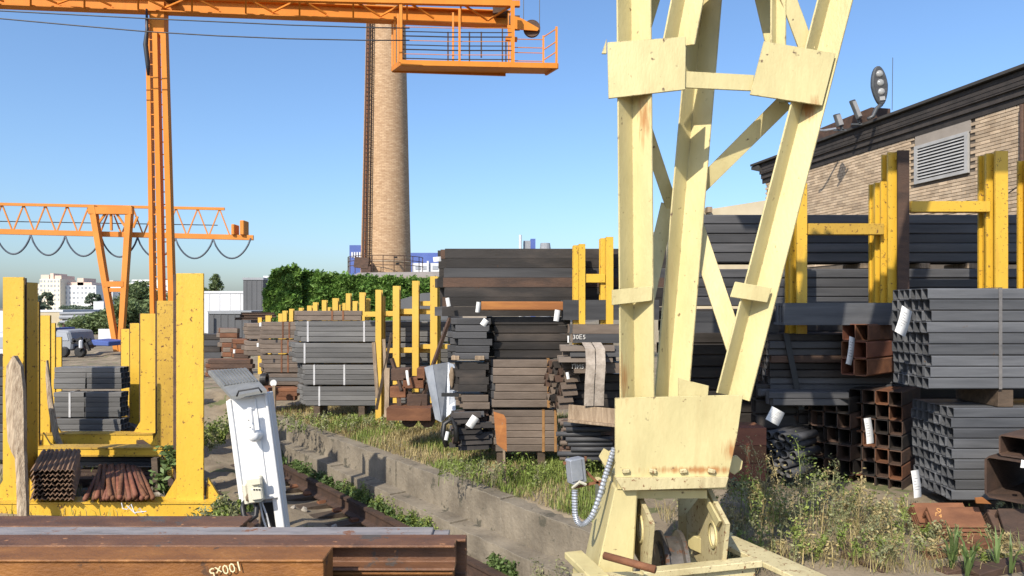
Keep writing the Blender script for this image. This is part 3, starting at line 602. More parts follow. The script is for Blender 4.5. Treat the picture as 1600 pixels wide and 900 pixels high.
# ------------------------------------------------------------------ brick building on the right
def brick_house():
    base = Vector((10.9, 15.0, 0)); dv = Vector((-.209, 1, 0)).normalized(); nv = Vector((-dv.y, dv.x, 0))   # nv = outward (left, towards camera)
    t = thing('brick_building', 'tan brick building with dark corbelled cornice at upper right', 'building', base)
    Q = lambda l, z, o=0: base + dv * l + nv * o + Vector((0, 0, z))
    s0, s1 = -3.0, 9.8
    wl = MB(); wl.plate([Q(s0, 0), Q(s1, 0), Q(s1, 6.9), Q(s0, 6.9)], 8, -nv); wl.build('wall_core', M['mortar'], t)
    # tan bricks, the largest ones singly
    bw, bh, th = .25, .068, .03; rot = math.atan2(dv.y, dv.x); r = random.Random(9)
    bm_ = MB().box((0, 0, 0), (bw, th, bh)).mesh('brick', M['brick']); n = 0; rest = MB(); Mr = Matrix.Rotation(rot, 3, 'Z')
    vl0, vl1, vz0, vz1 = 1.35, 2.98, 5.40, 6.72
    cand = []
    z = 3.6; row = 0
    while z < 6.62:
        l = s0 + (.13 if row % 2 else 0)
        while l < s1:
            if not (vl0 - .13 < l < vl1 + .13 and vz0 - .04 < z < vz1): cand.append((l, z))
            l += bw + .012
        z += bh + .013; row += 1
    cand.sort(key=lambda q: (Q(*q) - Vector((0, 0, HC))).length if (q[0] > .1 and q[1] > 4.25) else 99)
    for i, (l, z) in enumerate(cand):
        p = Q(l, z, .012 + r.uniform(-.004, .004))
        if i < 298: inst('brick', bm_, t, p - base, (0, 0, rot))
        else: rest.box(p, (bw, th, bh), Mr)
    o = rest.build('brick_field', M['brick_i'], t); o['kind'] = 'stuff'
    # corbelled cornice
    for (z0, z1, of) in ((6.64, 6.80, .05), (6.80, 6.96, .10), (6.96, 7.30, .16)): MB().plate([Q(s0, z0), Q(s1 + .2, z0), Q(s1 + .2, z1), Q(s0, z1)], of, nv).build('cornice_course', M['eave_dark'], t)
    for k in range(3): MB().plate([Q(s0, 7.0 + k * .1), Q(s1, 7.0 + k * .1), Q(s1, 7.08 + k * .1), Q(s0, 7.08 + k * .1)], .012 + .16, nv).build('cornice_brick_row', M['eave_dark'], t)
    MB().plate([Q(s0, 7.32, .28), Q(s1 + .6, 7.32, .28), Q(s1 + .6, 7.32, -8), Q(s0, 7.32, -8)], .07, (0, 0, 1)).build('roof', M['tar'], t)
    MB().plate([Q(s1 + .1, 7.05, .24), Q(s1 + .6, 7.2, .24), Q(s1 + .6, 7.30, .24), Q(s1 + .1, 7.30, .24)], 3, -nv).build('eave_end', M['tar'], t)
    # vent with slats
    MB().plate([Q(vl0 - .05, 6.36, .02), Q(vl1, 6.36, .02), Q(vl1, 6.66, .02), Q(vl0 - .05, 6.66, .02)], .02, nv).build('render_patch', M['plaster'], t)
    vt = MB().plate([Q(vl0 + .1, 5.5, .02), Q(vl1 - .12, 5.5, .02), Q(vl1 - .12, 6.34, .02), Q(vl0 + .1, 6.34, .02)], .01, nv).build('vent', M['dark_void'], t)
    fm = MB()
    for (a, b, c, e) in ((vl0, vl1, 5.42, 5.50), (vl0, vl1, 6.30, 6.38), (vl0, vl0 + .1, 5.5, 6.3), (vl1 - .1, vl1, 5.5, 6.3)): fm.plate([Q(a, c, .015), Q(b, c, .015), Q(b, e, .015), Q(a, e, .015)], .06, nv)
    fm.build('vent_frame', M['vent'], vt)
    for i in range(10):
        z = 5.53 + i * .078; sl = MB(); sl.plate([Q(vl0 + .1, z, .07), Q(vl1 - .1, z, .07), Q(vl1 - .1, z + .05, .032), Q(vl0 + .1, z + .05, .032)], .006, Vector((0, 0, 1))); sl.build('slat', M['vent'], vt)
    MB().tube([Q(-.05, 0, .1), Q(-.05, 6.6, .1)], .045, 8).build('downpipe', M['rust_dark'], t)
    MB().tube([Q(.1, 4.9, .03), Q(.9, 4.5, .03), Q(1.6, 4.1, .03)], .012, 5).build('wall_cable', M['cable'], t)
    # rusty sheet box on the roof edge
    a, b = Q(4.3, 7.40, .25), Q(7.6, 7.40, .25)
    MB().plate([a, b, b + Vector((0, 0, .30)), a + Vector((0, 0, .34))], .6, -nv).build('roof_sheet_box', M['rust_dark'], t)
    return Q
BQ = brick_house()
def street_lamp():
    d = 18.8; c = W(1376, 133, d); t = thing('street_lamp', 'grey egg shaped street lamp head with three lenses above brick roof', 'street lamp', W(1369, 182, d))
    prof = []
    for i in range(28):
        a = 6.2832 * i / 28; h = math.cos(a); w = math.sin(a); prof.append((w * .215 * (1 - .28 * max(0, -h) ** 1 - .08 * h), h * .53))
    MT = Matrix.Rotation(R(-6), 3, 'Y'); pts = [c + MT @ Vector((x, 0, z)) for x, z in prof]
    MB().plate(pts, .14).build('housing', M['lamp_grey'], t, bevel=.03)
    MB().plate([c + MT @ Vector((x * .78, -.012, z * .84)) for x, z in prof], .02).build('lens_plate', M['char_steel'], t)
    for dz in (.30, .06, -.18): MB().lathe([(0, -.05), (.06, -.045), (.095, -.02), (.1, 0)], c + MT @ Vector((0, 0, dz)), 14, 'Y').build('lens', M['glass_lens'], t, smooth=True)
    mb = MB(); mb.box(c + MT @ Vector((0, -.015, -.36)), (.14, .02, .1), MT); mb.build('name_plate', M['vent'], t)
    MB().tube([c + MT @ Vector((0, .07, -.5)), W(1369, 170, d), W(1364, 182, d), W(1356, 186, d)], [.06, .055, .05, .05], 8).build('bracket_arm', M['lamp_grey'], t, smooth=True)
street_lamp()
def flood(x, y, w, h, tilt, lab, d=19.4):
    c = W(x, y, d); t = thing('floodlight', lab, 'floodlight', c - Vector((0, 0, h * .7)))
    MT = Matrix.Rotation(R(tilt), 3, 'Y') @ Matrix.Rotation(R(35), 3, 'Z')
    MB().box(c, (w, .09, h), MT).build('housing', M['lamp_grey'], t, bevel=.015)
    MB().box(c + MT @ Vector((0, -.05, 0)), (w * .8, .012, h * .82), MT).build('glass', M['vent'], t)
    mb = MB(); mb.bar(c + Vector((w * .2, .05, -h * .3)), c + Vector((w * .6, .05, -h * .72)), .05); mb.bar(c + Vector((-w * .4, .05, -h * .72)), c + Vector((w * .9, .05, -h * .72)), .05); mb.build('bracket', M['lamp_grey'], t)
flood(1337, 171, .22, .55, -22, 'tilted black floodlight left of the street lamp head')
flood(1310, 188, .26, .36, -18, 'small black floodlight lowest on the brick building roof edge')
tag(MB().tube([W(1271, 197, 20), W(1277, 203, 20), W(1287, 204, 20), W(1306, 201, 20)], .035, 6).build('lamp_arm', M['galv']), 'bent grey pipe arm beside the lowest floodlight', 'pipe')
tag(MB().tube([W(1394, 172, 18.6), W(1395, 90, 18.6)], .008, 5).build('antenna', M['cable']), 'thin antenna rod right of the street lamp head', 'antenna')
# ------------------------------------------------------------------ steel bundles
_cache = {}
def bar_mesh(kind, w, h, L, mat, t=None):
    key = (kind, round(w, 4), round(h, 4), round(L, 3), mat, t)
    if key in _cache: return _cache[key]
    t = t or min(w, h) * .07; mb = MB(); g = .03 * min(w, h)
    w2, h2 = w - g, h - g
    def poly(pr): mb.prism([(-x, z) for x, z in pr], (0, 0, 0), (L, 0, 0))   # q = a x o = -Y for a=X, o=Z
    if kind in ('tube', 'pipe'):
        if kind == 'tube':
            c = min(w, h) * .10; out = [(c, 0), (w2 - c, 0), (w2, c), (w2, h2 - c), (w2 - c, h2), (c, h2), (0, h2 - c), (0, c)]
            i = t; k = c * .5; inn = [(i + k, i), (w2 - i - k, i), (w2 - i, i + k), (w2 - i, h2 - i - k), (w2 - i - k, h2 - i), (i + k, h2 - i), (i, h2 - i - k), (i, i + k)]
        else:
            n = 14; out = [(w2 / 2 + w2 / 2 * math.cos(6.2832 * j / n), h2 / 2 + h2 / 2 * math.sin(6.2832 * j / n)) for j in range(n)]; inn = [(w2 / 2 + (w2 / 2 - t) * math.cos(6.2832 * j / n), h2 / 2 + (h2 / 2 - t) * math.sin(6.2832 * j / n)) for j in range(n)]
        n = len(out); P = [(0, y, z) for y, z in out] + [(L, y, z) for y, z in out] + [(0, y, z) for y, z in inn] + [(L, y, z) for y, z in inn]
        fs = []
        for j in range(n):
            k = (j + 1) % n; fs += [(j, k, n + k, n + j), (2 * n + k, 2 * n + j, 3 * n + j, 3 * n + k), (k, j, 2 * n + j, 2 * n + k), (n + j, n + k, 3 * n + k, 3 * n + j)]
        mb.add(P, fs); me = bpy.data.meshes.new(kind); me.from_pydata(mb.v, [], mb.f); me.materials.append(M[mat])
        if kind == 'pipe': me.polygons.foreach_set('use_smooth', [True] * len(me.polygons))
        me.update(); _cache[key] = me; return me
    if kind == 'beam': a = w2 * .42; b = h2 * .11; poly([(0, 0), (w2, 0), (w2, b), (w2 - a, b * 1.5), (w2 - a, h2 - b * 1.5), (w2, h2 - b), (w2, h2), (0, h2), (0, h2 - b), (a, h2 - b * 1.5), (a, b * 1.5), (0, b)])
    elif kind == 'channel': b = h2 * .12; poly([(0, 0), (w2, 0), (w2, b), (b * 1.2, b), (b * 1.2, h2 - b), (w2, h2 - b), (w2, h2), (0, h2)])      # web to the front
    elif kind == 'angle': th = t * 1.2; poly([(0, 0), (w2 / 2, h2), (w2, 0), (w2 - th, 0), (w2 / 2, h2 - th * 1.5), (th, 0)])
    elif kind == 'flat':
        c = h2 * .12; poly([(c, 0), (w2 - c, 0), (w2, c), (w2, h2 - c), (w2 - c, h2), (c, h2), (0, h2 - c), (0, c)])
    me = mb.mesh(kind, M[mat]); _cache[key] = me; return me
PART = {'tube': 'tube', 'pipe': 'pipe', 'beam': 'beam', 'channel': 'channel', 'angle': 'angle_bar', 'flat': 'flat_bar'}
rb = random.Random(21)
def bundle(label, xl, xr, yt, yb, d, rows, cols, kind, mat, full=True, jit=.012, straps=(), smat='band', rot=0, cw=None, group=None, mats=None, cat='steel bundle', name=None, th=None, jy=.002, stag=0):
    X = wx(xl, d); z0 = wz(yb, d); z1 = wz(yt, d); L = wx(xr, d) - X; ph = (z1 - z0) / rows; pw = cw or ph
    nm = name or {'tube': 'tube_bundle', 'pipe': 'pipe_bundle', 'beam': 'beam_stack', 'channel': 'channel_stack', 'angle': 'angle_bundle', 'flat': 'flat_bar_stack'}[kind]
    t = thing(nm, label, cat, (X, d, z0), group); t.rotation_euler.z = R(rot)
    skew = 0 if rot else (.55 if xl < 500 else .38 if 640 < xl < 800 else 0)
    if xl < 300: skew = 0
    for i in range(rows):
        rj = rb.uniform(-jit, jit)
        for k in range(cols):
            if not full and k > 0 and i < rows - 1 and k < cols - 1: continue
            mt = mats[(i * 3 + k) % len(mats)] if mats else mat
            inst(PART[kind], bar_mesh(kind, pw, ph, L, mt, th), t, (rj + rb.uniform(-jit, jit) - skew * k * pw, k * pw + rb.uniform(0, jy) + (stag * pw * (i % 2)), i * ph), (rb.uniform(-.003, .003) if full and cols > 2 else 0, rb.uniform(-.0022, .0022), rb.uniform(-.002, .002)))
    for sx in straps:
        x = wx(sx, d) - X; sw = .018; H = rows * ph; D = cols * pw; e = .006
        mb = MB(); mb.box2((x - sw, -e, -.0), (x + sw, -.0015, H + e)); mb.box2((x - sw, -e, H + .001), (x + sw, D + e, H + e)); mb.box2((x - sw, D + .003, 0), (x + sw, D + e, H + e))
        o = bpy.data.objects.new('strap', mb.mesh('strap', M[smat])); COL.objects.link(o); o.parent = t
    return t
TAGN = 0
def paper_tag(label, x, y, d, w, h, tilt=0, yaw=0, curl=.3, prn=True):
    c = W(x, y, d); q_ = .95 if prn else .68; w = q_ * w / F * d; h = q_ * h / F * d
    t = thing('paper_tag', label, 'tag', c, 'paper tags tied to the steel')
    n = 8; pts = []
    for i in range(n + 1):
        v = i / n; pts.append((0, -curl * h * .16 * math.sin(v * 2.4), -h * (v - .5)))
    mb = MB(); Mx = Matrix.Rotation(R(yaw), 3, 'Z') @ Matrix.Rotation(R(tilt), 3, 'Y')
    V = []
    for p in pts:
        for s in (-.5, .5): V.append(Mx @ Vector((s * w, p[1], p[2])))
    o0 = len(V); V += [v + Mx @ Vector((0, .0015, 0)) for v in V]
    fs = []
    for i in range(n):
        a = i * 2; fs += [(a, a + 1, a + 3, a + 2), (o0 + a + 1, o0 + a, o0 + a + 2, o0 + a + 3), (a, a + 2, o0 + a + 2, o0 + a), (a + 1, o0 + a + 1, o0 + a + 3, a + 3)]
    me = MB().add(V, fs).mesh('paper', M['paper'], True); inst('paper', me, t, (0, 0, 0))
    if prn:
        mb = MB(); r = random.Random(int(x + y))
        for i in range(6):
            v = .2 + .1 * i; z = -h * (v - .5); yy = -curl * h * .16 * math.sin(v * 2.4) - .0012; l = r.uniform(.25, .7)
            q = [Mx @ Vector((-.36 * w, yy, z)), Mx @ Vector((-.36 * w + l * w, yy, z)), Mx @ Vector((-.36 * w + l * w, yy, z + h * .012)), Mx @ Vector((-.36 * w, yy, z + h * .012))]
            mb.plate(q, .0008, Mx @ Vector((0, 1, 0)))
        inst('print', mb.mesh('print', M['ink']), t, (0, 0, 0))
    return t
def timber(label, x0, x1, yt, yb, d, dep=.5, mat='wood', group='timber spacers in the stacks', name='timber_block'):
    a = W(x0, yb, d); b = W(x1, yt, d); o = MB().box2((a.x, d, a.z), (b.x, d + dep, b.z)).build(name, M[mat], bevel=.008)
    return tag(o, label, 'timber', group)

# --- right hand stacks
bundle('bundle of blue grey square tubes, upper one at right edge with open ends', 1452, 1900, 450, 608, 7.75, 9, 6, 'tube', 'blue_steel', straps=(1563,), jit=.02, th=.007)
bundle('lower bundle of blue grey square tubes at the right edge', 1490, 1900, 637, 782, 7.75, 9, 7, 'tube', 'blue_steel', jit=.018, th=.007)
for x in (1560,): timber('dark timber spacer between the two right hand tube bundles', x, x + 24, 608.5, 636.5, 7.78, .75, 'wood_dark')
for x in (1540, 1700): timber('dark timber bearer under the lower right tube bundle', x, x + 24, 782.5, 808, 7.78, .8, 'wood_dark')
bundle('rusty bundle of large square tubes with open ends beside lower right bundle', 1410, 1760, 612, 774, 8.72, 7, 4, 'tube', 'rust_dark', rot=48, mats=['rust_dark', 'dark_steel', 'rust_dark', 'rust'], jit=.02, th=.007, cw=.155)
bundle('small rusty bundle of nine large square tubes under the channel beam', 1357, 1600, 506, 588, 8.8, 3, 2, 'tube', 'rust', rot=40, mats=['rust', 'rust_red'], jit=.03, th=.009, cw=.17)
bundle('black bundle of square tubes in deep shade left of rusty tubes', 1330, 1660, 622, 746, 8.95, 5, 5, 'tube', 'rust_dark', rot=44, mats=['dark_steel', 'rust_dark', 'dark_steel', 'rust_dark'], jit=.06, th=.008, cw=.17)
bundle('stacked red brown channel beams low behind the pale crane base', 1130, 1196, 668, 752, 8.6, 3, 2, 'channel', 'rust_red', mats=['rust_red', 'rust'], jit=.012)
bundle('short dark round pipes heaped beside the red brown channels', 1240, 1320, 680, 748, 8.6, 5, 4, 'pipe', 'char_steel', rot=40, jit=.06, stag=.5)
bundle('long charcoal tubes, top layer stacked behind the right yellow rack', 1060, 1900, 335, 410, 10.8, 5, 4, 'tube', 'char_steel', full=False, jit=.04, jy=.012)
bundle('long charcoal tubes, second layer behind the right yellow rack', 1058, 1900, 420, 478, 10.75, 4, 4, 'tube', 'char_steel', full=False, jit=.02)
bundle('long dark tubes, lowest layers behind the pale crane tower', 1040, 1320, 482, 700, 10.7, 12, 3, 'tube', 'dark_steel', full=False, jit=.03)
for x in (1101, 1212, 1345, 1438, 1512): timber('pale timber spacer between the two layers of long charcoal tubes', x, x + 16, 411, 419.5, 10.78, .6, 'wood')
bundle('wide dark channel beam lying in front of right yellow rack posts', 1236, 1420, 473, 508, 9.0, 1, 4, 'channel', 'blue_steel', cw=.11, jit=.05)
bundle('charcoal beam behind the pale crane legs, below the tubes', 1040, 1216, 486, 520, 9.7, 2, 3, 'channel', 'char_steel', jit=.04)
bundle('brown grey thin tube bundle with honeycomb open ends behind crane leg', 1204, 1420, 522, 612, 9.35, 8, 10, 'tube', 'char_steel', mats=['char_steel', 'dark_steel', 'rust_dark', 'char_steel', 'dark_steel'], jit=.015, th=.006, stag=.5)
o = MB(); o.plate([W(1224, 522, 9.33), W(1233, 522, 9.33), W(1257, 640, 9.25), W(1248, 640, 9.25)], .012); tag(o.build('sling_strap', M['black']), 'black lifting strap hanging down over the brown grey tube bundle', 'strap')
bundle('grey flat bars with bent end lying above dark tubes', 1206, 1330, 612, 634, 9.0, 2, 3, 'flat', 'char_steel', cw=.12, jit=.05)
paper_tag('white paper tag hanging on the open ends of upper right tubes', 1411, 502, 7.55, 25, 46, 24, 22)
paper_tag('white paper tag stuck in the small rusty tube bundle', 1328, 548, 8.75, 14, 46, 14, 28)
paper_tag('white paper tag on the large rusty tubes, below the small rusty bundle', 1357, 673, 8.5, 13, 42, -6, 10)
paper_tag('white paper tag lowest down, on lower right tube ends', 1431, 756, 7.5, 15, 45, -6, 14)
paper_tag('white paper tag in the shade at the end of the black tubes', 1211, 650, 8.6, 25, 24, 28, 5)
paper_tag('narrow white tag at the foot of the black strap', 1255, 627, 9.1, 8, 22, -10, 0, prn=False)
paper_tag('white tag at the right picture edge below rusty tubes', 1599, 725, 6.6, 12, 18, 10, 0, prn=False)
# rusty angle irons on the ground
def angles():
    d = 6.95
    for lab, xl, xr, off, n, cols in (('nested rusty angle irons with pale chalk mark below right tubes', 1458, 1540, 0, 5, 1), ('second nest of rusty angle irons just behind the chalked one', 1448, 1530, .15, 5, 1), ('dark nested angle irons right of the chalked angle irons', 1552, 1600, -.03, 6, 1)):
        X = wx(xl, d); t = thing('angle_bundle', lab, 'steel bundle', (X, d + off, wz(858, d)))
        z0 = wz(850, d) - (0.0 if off >= 0 else .06)
        me = bar_mesh('angle', .27, .17, wx(xr, d) - X, 'rust' if off >= 0 else 'rust_dark', .018)
        for i in range(n): inst('angle_bar', me, t, (rb.uniform(-.012, .012), -.02 + rb.uniform(0, .004), z0 - wz(858, d) + i * .042))
        if off == 0:
            MT = Matrix.Translation((X + .10, d + .075, z0 + 4 * .042 + .118)) @ Matrix.Rotation(R(48), 4, 'X') @ Matrix.Rotation(R(-25), 4, 'Z')
            text_part('chalk_mark', 'Q\nГ4', .06, MT, M['orange_chalk'], t)
angles()
tag(MB().plate([W(1524, 778, 6.9), W(1536, 777, 6.9), W(1550, 788, 6.9), W(1526, 787, 6.9)], .02).build('offcut', M['rust_orange'], bevel=.004), 'bright orange rust offcut lying on the angle irons', 'offcut')
bundle('single big rusty rectangular tube at right edge, open end leaning', 1610, 1790, 720, 790, 6.75, 1, 1, 'tube', 'rust_dark', rot=36, cw=.40, jit=.0, th=.02, name='rectangular_tube')
bundle('smaller rusty tube resting on the big one at right edge', 1604, 1790, 683, 718, 6.8, 1, 1, 'tube', 'rust_dark', rot=36, cw=.24, jit=.0, th=.014, name='rectangular_tube')
bundle('dark plate lying upright under the big rusty tube', 1575, 1640, 800, 845, 6.8, 1, 1, 'angle', 'rust_dark', cw=.3, jit=0)
timber('dark block under the rusty tubes at right edge', 1572, 1680, 845, 880, 6.95, .3, 'wood_dark')
def ground_beam(lab, pa, pb, w, h, mat, name='scrap_beam'):
    o = MB().bar(pa, pb, w, h).build(name, M[mat], bevel=.008); tag(o, lab, 'beam')
ground_beam('rust brown flat beam lying on the ground at lower right', W(1400, 893, 6.35), W(1540, 852, 6.75), .2, .16, 'rust')
ground_beam('dark rusty beam crossing the weeds at lower right', W(1318, 868, 6.45), W(1385, 900, 6.1), .12, .12, 'rust_dark')
ground_beam('grey brown beam behind crane base in the weeds', W(1200, 882, 6.5), W(1360, 855, 6.8), .16, .14, 'wood_dark')
ground_beam('short rusty offcut beam at the bottom right corner', W(1470, 900, 6.05), W(1530, 884, 6.2), .12, .1, 'rust_dark')
ground_beam('dark beam on the ground under the big rusty tube', W(1520, 905, 6.0), W(1640, 872, 6.3), .14, .14, 'rust_dark')

bundle('dark filler tubes standing in for shade behind large rusty tubes', 1185, 1620, 600, 790, 9.42, 8, 1, 'tube', 'dark_steel', full=False, jit=.04)  # filler row put in to keep this gap dark and hide rack feet
# right yellow rack
def ipost(parent, xa, xb, yt, d, mat, zb=0, flange=None, name='post', splay=0):
    # I-section seen with flange edge left and flange face right
    x0, x1 = wx(xa, d), wx(xb, d); w = x1 - x0; zt = wz(yt, d); mb = MB()
    mb.ibeam(((x0 + x1) / 2, d, zb), ((x0 + x1) / 2 + splay, d, zt), w, .18, .02, .03, (0, -1, 0)); return mb.build(name, M[mat], parent)
rr_ = thing('storage_rack', 'yellow steel stack rack with rusty crossbars standing among right tubes', 'rack', (wx(1230, 9.6), 9.6, 0))
for xa, xb, yt, mt, d in ((1230, 1240, 296, 'yellow', 9.75), (1241, 1257, 288, 'yellow', 9.6), (1362, 1371, 287, 'yellow', 9.8), (1371, 1381, 285, 'yellow', 9.7), (1382, 1397, 240, 'yellow', 9.6), (1397.5, 1415, 237, 'rust_dark', 9.5), (1534, 1547, 242, 'yellow', 9.7), (1548, 1568, 238, 'yellow', 9.6), (1596, 1612, 250, 'yellow', 9.6)):
    ipost(rr_, xa, xb, yt, d, mt)
MB().box2(W(1257.5, 368, 9.62), W(1381.5, 349, 9.5)).build('crossbar', M['yellow_worn_shaded'], rr_, bevel=.006)
MB().box2(W(1415.5, 333, 9.66), W(1548, 314, 9.54)).build('crossbar', M['yellow'], rr_, bevel=.006)
MB().box2(W(1398, 250, 9.48), W(1414, 238, 9.46)).build('paint_patch', M['yellow'], rr_)
r2 = thing('storage_rack', 'yellow rack posts standing at the end of the dark beam stack', 'rack', (wx(895, 9.98), 9.98, 0))
for xa, xb, yt, d in ((895, 903, 384, 10.05), (903.5, 913.5, 382, 9.98), (937, 945, 373, 10.05), (945.5, 957, 371, 9.98)): ipost(r2, xa, xb, yt, d, 'yellow')
MB().box2(W(913, 442, 10.0), W(946, 428, 9.92)).build('crossbar', M['yellow'], r2, bevel=.005)

# --- middle stacks
bundle('tall dark beam stack with uneven left ends above the middle stacks', 694, 1040, 388, 494, 10.3, 7, 3, 'channel', 'dark_steel', jit=.045, full=True, cw=.16, mats=['dark_steel', 'dark_steel', 'char_steel', 'dark_steel', 'rust_dark'])
bundle('orange rust beam projecting below the dark beam stack', 752, 884, 470.5, 485, 9.95, 1, 1, 'tube', 'rust_orange', jit=0, name='single_beam')
bundle('wide dark beam under the middle yellow rack posts', 880, 1030, 468, 500, 9.9, 1, 2, 'channel', 'char_steel', jit=.01, name='single_beam', cw=.2)
bundle('grey thin bars under left end of the dark beam stack', 712, 765, 497, 562, 9.95, 6, 3, 'flat', 'char_steel', cw=.14, jit=.03)
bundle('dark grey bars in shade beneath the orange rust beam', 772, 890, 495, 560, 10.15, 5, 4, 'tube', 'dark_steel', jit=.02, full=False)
bundle('grey brown tube bundle, upper of two with orange straps', 770, 878, 562, 637, 9.95, 6, 5, 'tube', 'brown_steel', mats=['brown_steel', 'char_steel', 'brown_steel'], jit=.02, straps=(857,), smat='band_rust', cw=.13)
bundle('grey brown tube bundle, lower of two behind the weeds', 772, 870, 641, 706, 9.95, 6, 5, 'tube', 'brown_steel', mats=['brown_steel', 'brown_steel', 'char_steel'], jit=.02, straps=(849, 868), smat='band_rust', cw=.13)
for x in (776, 840): timber('dark timber bearer under the grey brown tube bundles', x, x + 12, 706.5, 732, 9.98, .6, 'wood_dark')
bundle('dark bars left of the grey brown bundles', 716, 762, 566, 612, 10.0, 4, 3, 'channel', 'dark_steel', jit=.03)
bundle('brown flat bars at the foot of the dark left bars', 722, 764, 617, 640, 10.0, 2, 3, 'flat', 'brown_steel', cw=.15, jit=.03)
bundle('dark tangled angle bars lying low beside the rust sign', 718, 766, 645, 704, 9.85, 7, 5, 'angle', 'dark_steel', rot=12, jit=.09, mats=['dark_steel', 'char_steel', 'rust_dark'])
for x0, x1 in ((705, 718), (742, 757)): timber('pale timber spacer in stack below the dark beams', x0, x1, 556, 563, 9.93, .3, 'wood')
bundle('grey channel pair with white chalk lettering right of middle stacks', 892, 1010, 507, 536, 9.5, 2, 3, 'channel', 'brown_steel', mats=['char_steel', 'brown_steel'], jit=.03)
L1 = bundle('rusty beam with pale chalk lettering under the angle bundle', 897, 1010, 566, 583, 9.4, 1, 2, 'channel', 'brown_steel', jit=.0, name='single_beam')
RX = Matrix.Rotation(R(90), 4, 'X')
text_part('chalk_lettering', '30Е5', .085, Matrix.Translation(W(905, 527, 9.49)) @ RX, M['chalkw'], L1)
text_part('chalk_lettering', 'ПИ5', .085, Matrix.Translation(W(903, 573, 9.39)) @ RX, M['chalkw'], L1)
bundle('grey angle bars with scalloped uneven ends right of the brown tubes', 880, 965, 540, 566, 9.3, 3, 5, 'angle', 'brown_steel', mats=['brown_steel', 'char_steel'], jit=.07)
bundle('dark filler tubes standing in for shade behind the lifting slings', 886, 1010, 584, 650, 9.75, 5, 1, 'tube', 'dark_steel', full=False, jit=.04)  # added filler, darkens the gap and covers the posts behind the slings
bundle('heap of brown angle ends sticking out toward the track', 878, 905, 566, 640, 9.45, 7, 5, 'angle', 'rust_dark', mats=['brown_steel', 'rust_dark', 'dark_steel'], jit=.06, rot=25)
bundle('grey round pipes low behind the junction box', 880, 950, 660, 722, 9.2, 8, 6, 'pipe', 'char_steel', mats=['char_steel', 'brown_steel', 'rust_dark'], jit=.06, stag=.5)
bundle('dark rusty angle bundle low down near the crane base', 945, 1010, 650, 724, 9.3, 5, 3, 'channel', 'rust_dark', jit=.04)
for lab, xs in (('left one of two pale woven lifting slings', (905, 922, 926)), ('right one of two pale woven lifting slings', (926, 938, 942))):
    path = [W(xs[0], 536, 9.5), W(xs[1] - 6, 535, 9.25), W(xs[1], 545, 9.05), W(xs[1] + 1, 570, 9.0), W(xs[1] - 1, 600, 9.0), W(xs[1] - 2, 634, 9.05)]
    mb = MB(); V = []
    for i, p in enumerate(path): V += [p + Vector((-.06, 0, 0)), p + Vector((.06, 0, 0)), p + Vector((.06, .012, 0)), p + Vector((-.06, .012, 0))]
    fs = [(i * 4 + k, i * 4 + (k + 1) % 4, i * 4 + 4 + (k + 1) % 4, i * 4 + 4 + k) for i in range(len(path) - 1) for k in range(4)] + [(0, 1, 2, 3), tuple(len(V) - 4 + k for k in (3, 2, 1, 0))]
    tag(MB().add(V, fs).build('lifting_sling', M['sling']), lab, 'sling', 'slings over the angle bars')
pk = MB(); pk.bar(W(888, 644, 9.15), W(975, 652, 9.0), .02, .2); pk.bar(W(888, 657, 9.1), W(975, 666, 8.95), .12, .03); tag(pk.build('plank', M['wood'], bevel=.004), 'grey wooden plank below the lifting slings', 'plank')
paper_tag('white tag at left end of the orange rust beam', 747, 480, 9.75, 10, 24, 8, 15, prn=False)
paper_tag('white curled tag at the right end of the orange rust beam', 870, 493, 9.7, 12, 26, 8, 0, prn=False)
paper_tag('white tag below the left end of the dark beam stack', 757, 504, 9.8, 14, 16, 35, 0, prn=False)
paper_tag('narrow white tag hanging at upper left of the dark beams', 700, 472, 10.1, 9, 20, -10, 0, prn=False)
paper_tag('white sheet held by the top of the dark beam stack', 683, 405, 10.2, 18, 11, -6, 0, prn=False)
paper_tag('white tag hanging on the dark tangled angle bars', 738, 659, 9.7, 13, 20, 34, 0)
paper_tag('white tag low down beside the galvanised sheet', 698, 681, 9.6, 8, 20, 12, 0, prn=False)
paper_tag('pale tag on the heap of angle ends', 887, 587, 9.2, 7, 16, -10, 0, prn=False)
paper_tag('small white tag on the end of chalked grey channels', 888, 530, 9.4, 4, 16, 0, 0, prn=False)
rs = thing('stake_sign', 'orange rust metal plate on a thin wooden stake in the grass', 'sign', W(788, 757, 9.1))
MB().plate([W(771, 643, 9.15), W(787, 648, 9.12), W(791, 655, 9.1), W(792, 706, 9.1), W(776, 694, 9.12)], .012).build('plate', M['rust_orange'], rs)
MB().bar(W(789, 762, 9.12), W(786, 660, 9.13), .03, .03).build('stake', M['wood'], rs)
# galvanised folded sheet
gs = MB(); a = [W(663, 574, 10.45), W(676, 570, 10.35), W(700, 566, 10.5), W(716, 572, 10.4)]; b = [W(680, 655, 10.25), W(690, 660, 10.15), W(697, 652, 10.3), W(712, 640, 10.3)]
V = a + b; gs.add(V + [v + Vector((0, .012, 0)) for v in V], [(0, 1, 5, 4), (1, 2, 6, 5), (2, 3, 7, 6), (9, 8, 12, 13), (10, 9, 13, 14), (11, 10, 14, 15), (0, 8, 9, 1), (1, 9, 10, 2), (2, 10, 11, 3), (4, 5, 13, 12), (5, 6, 14, 13), (6, 7, 15, 14), (0, 4, 12, 8), (3, 11, 15, 7)])
tag(gs.build('sheet', M['galv']), 'folded galvanised sheet leaning beside the scrap trolley', 'sheet')
lp = MB(); lp.lathe([(.0, .0), (.03, .05), (.045, .2), (.02, .3), (0, .32)], W(706, 607, 10.2), 10); tag(lp.build('hanging_weight', M['wood'], smooth=True), 'brown hanging hook weight before galvanised sheet', 'hook')
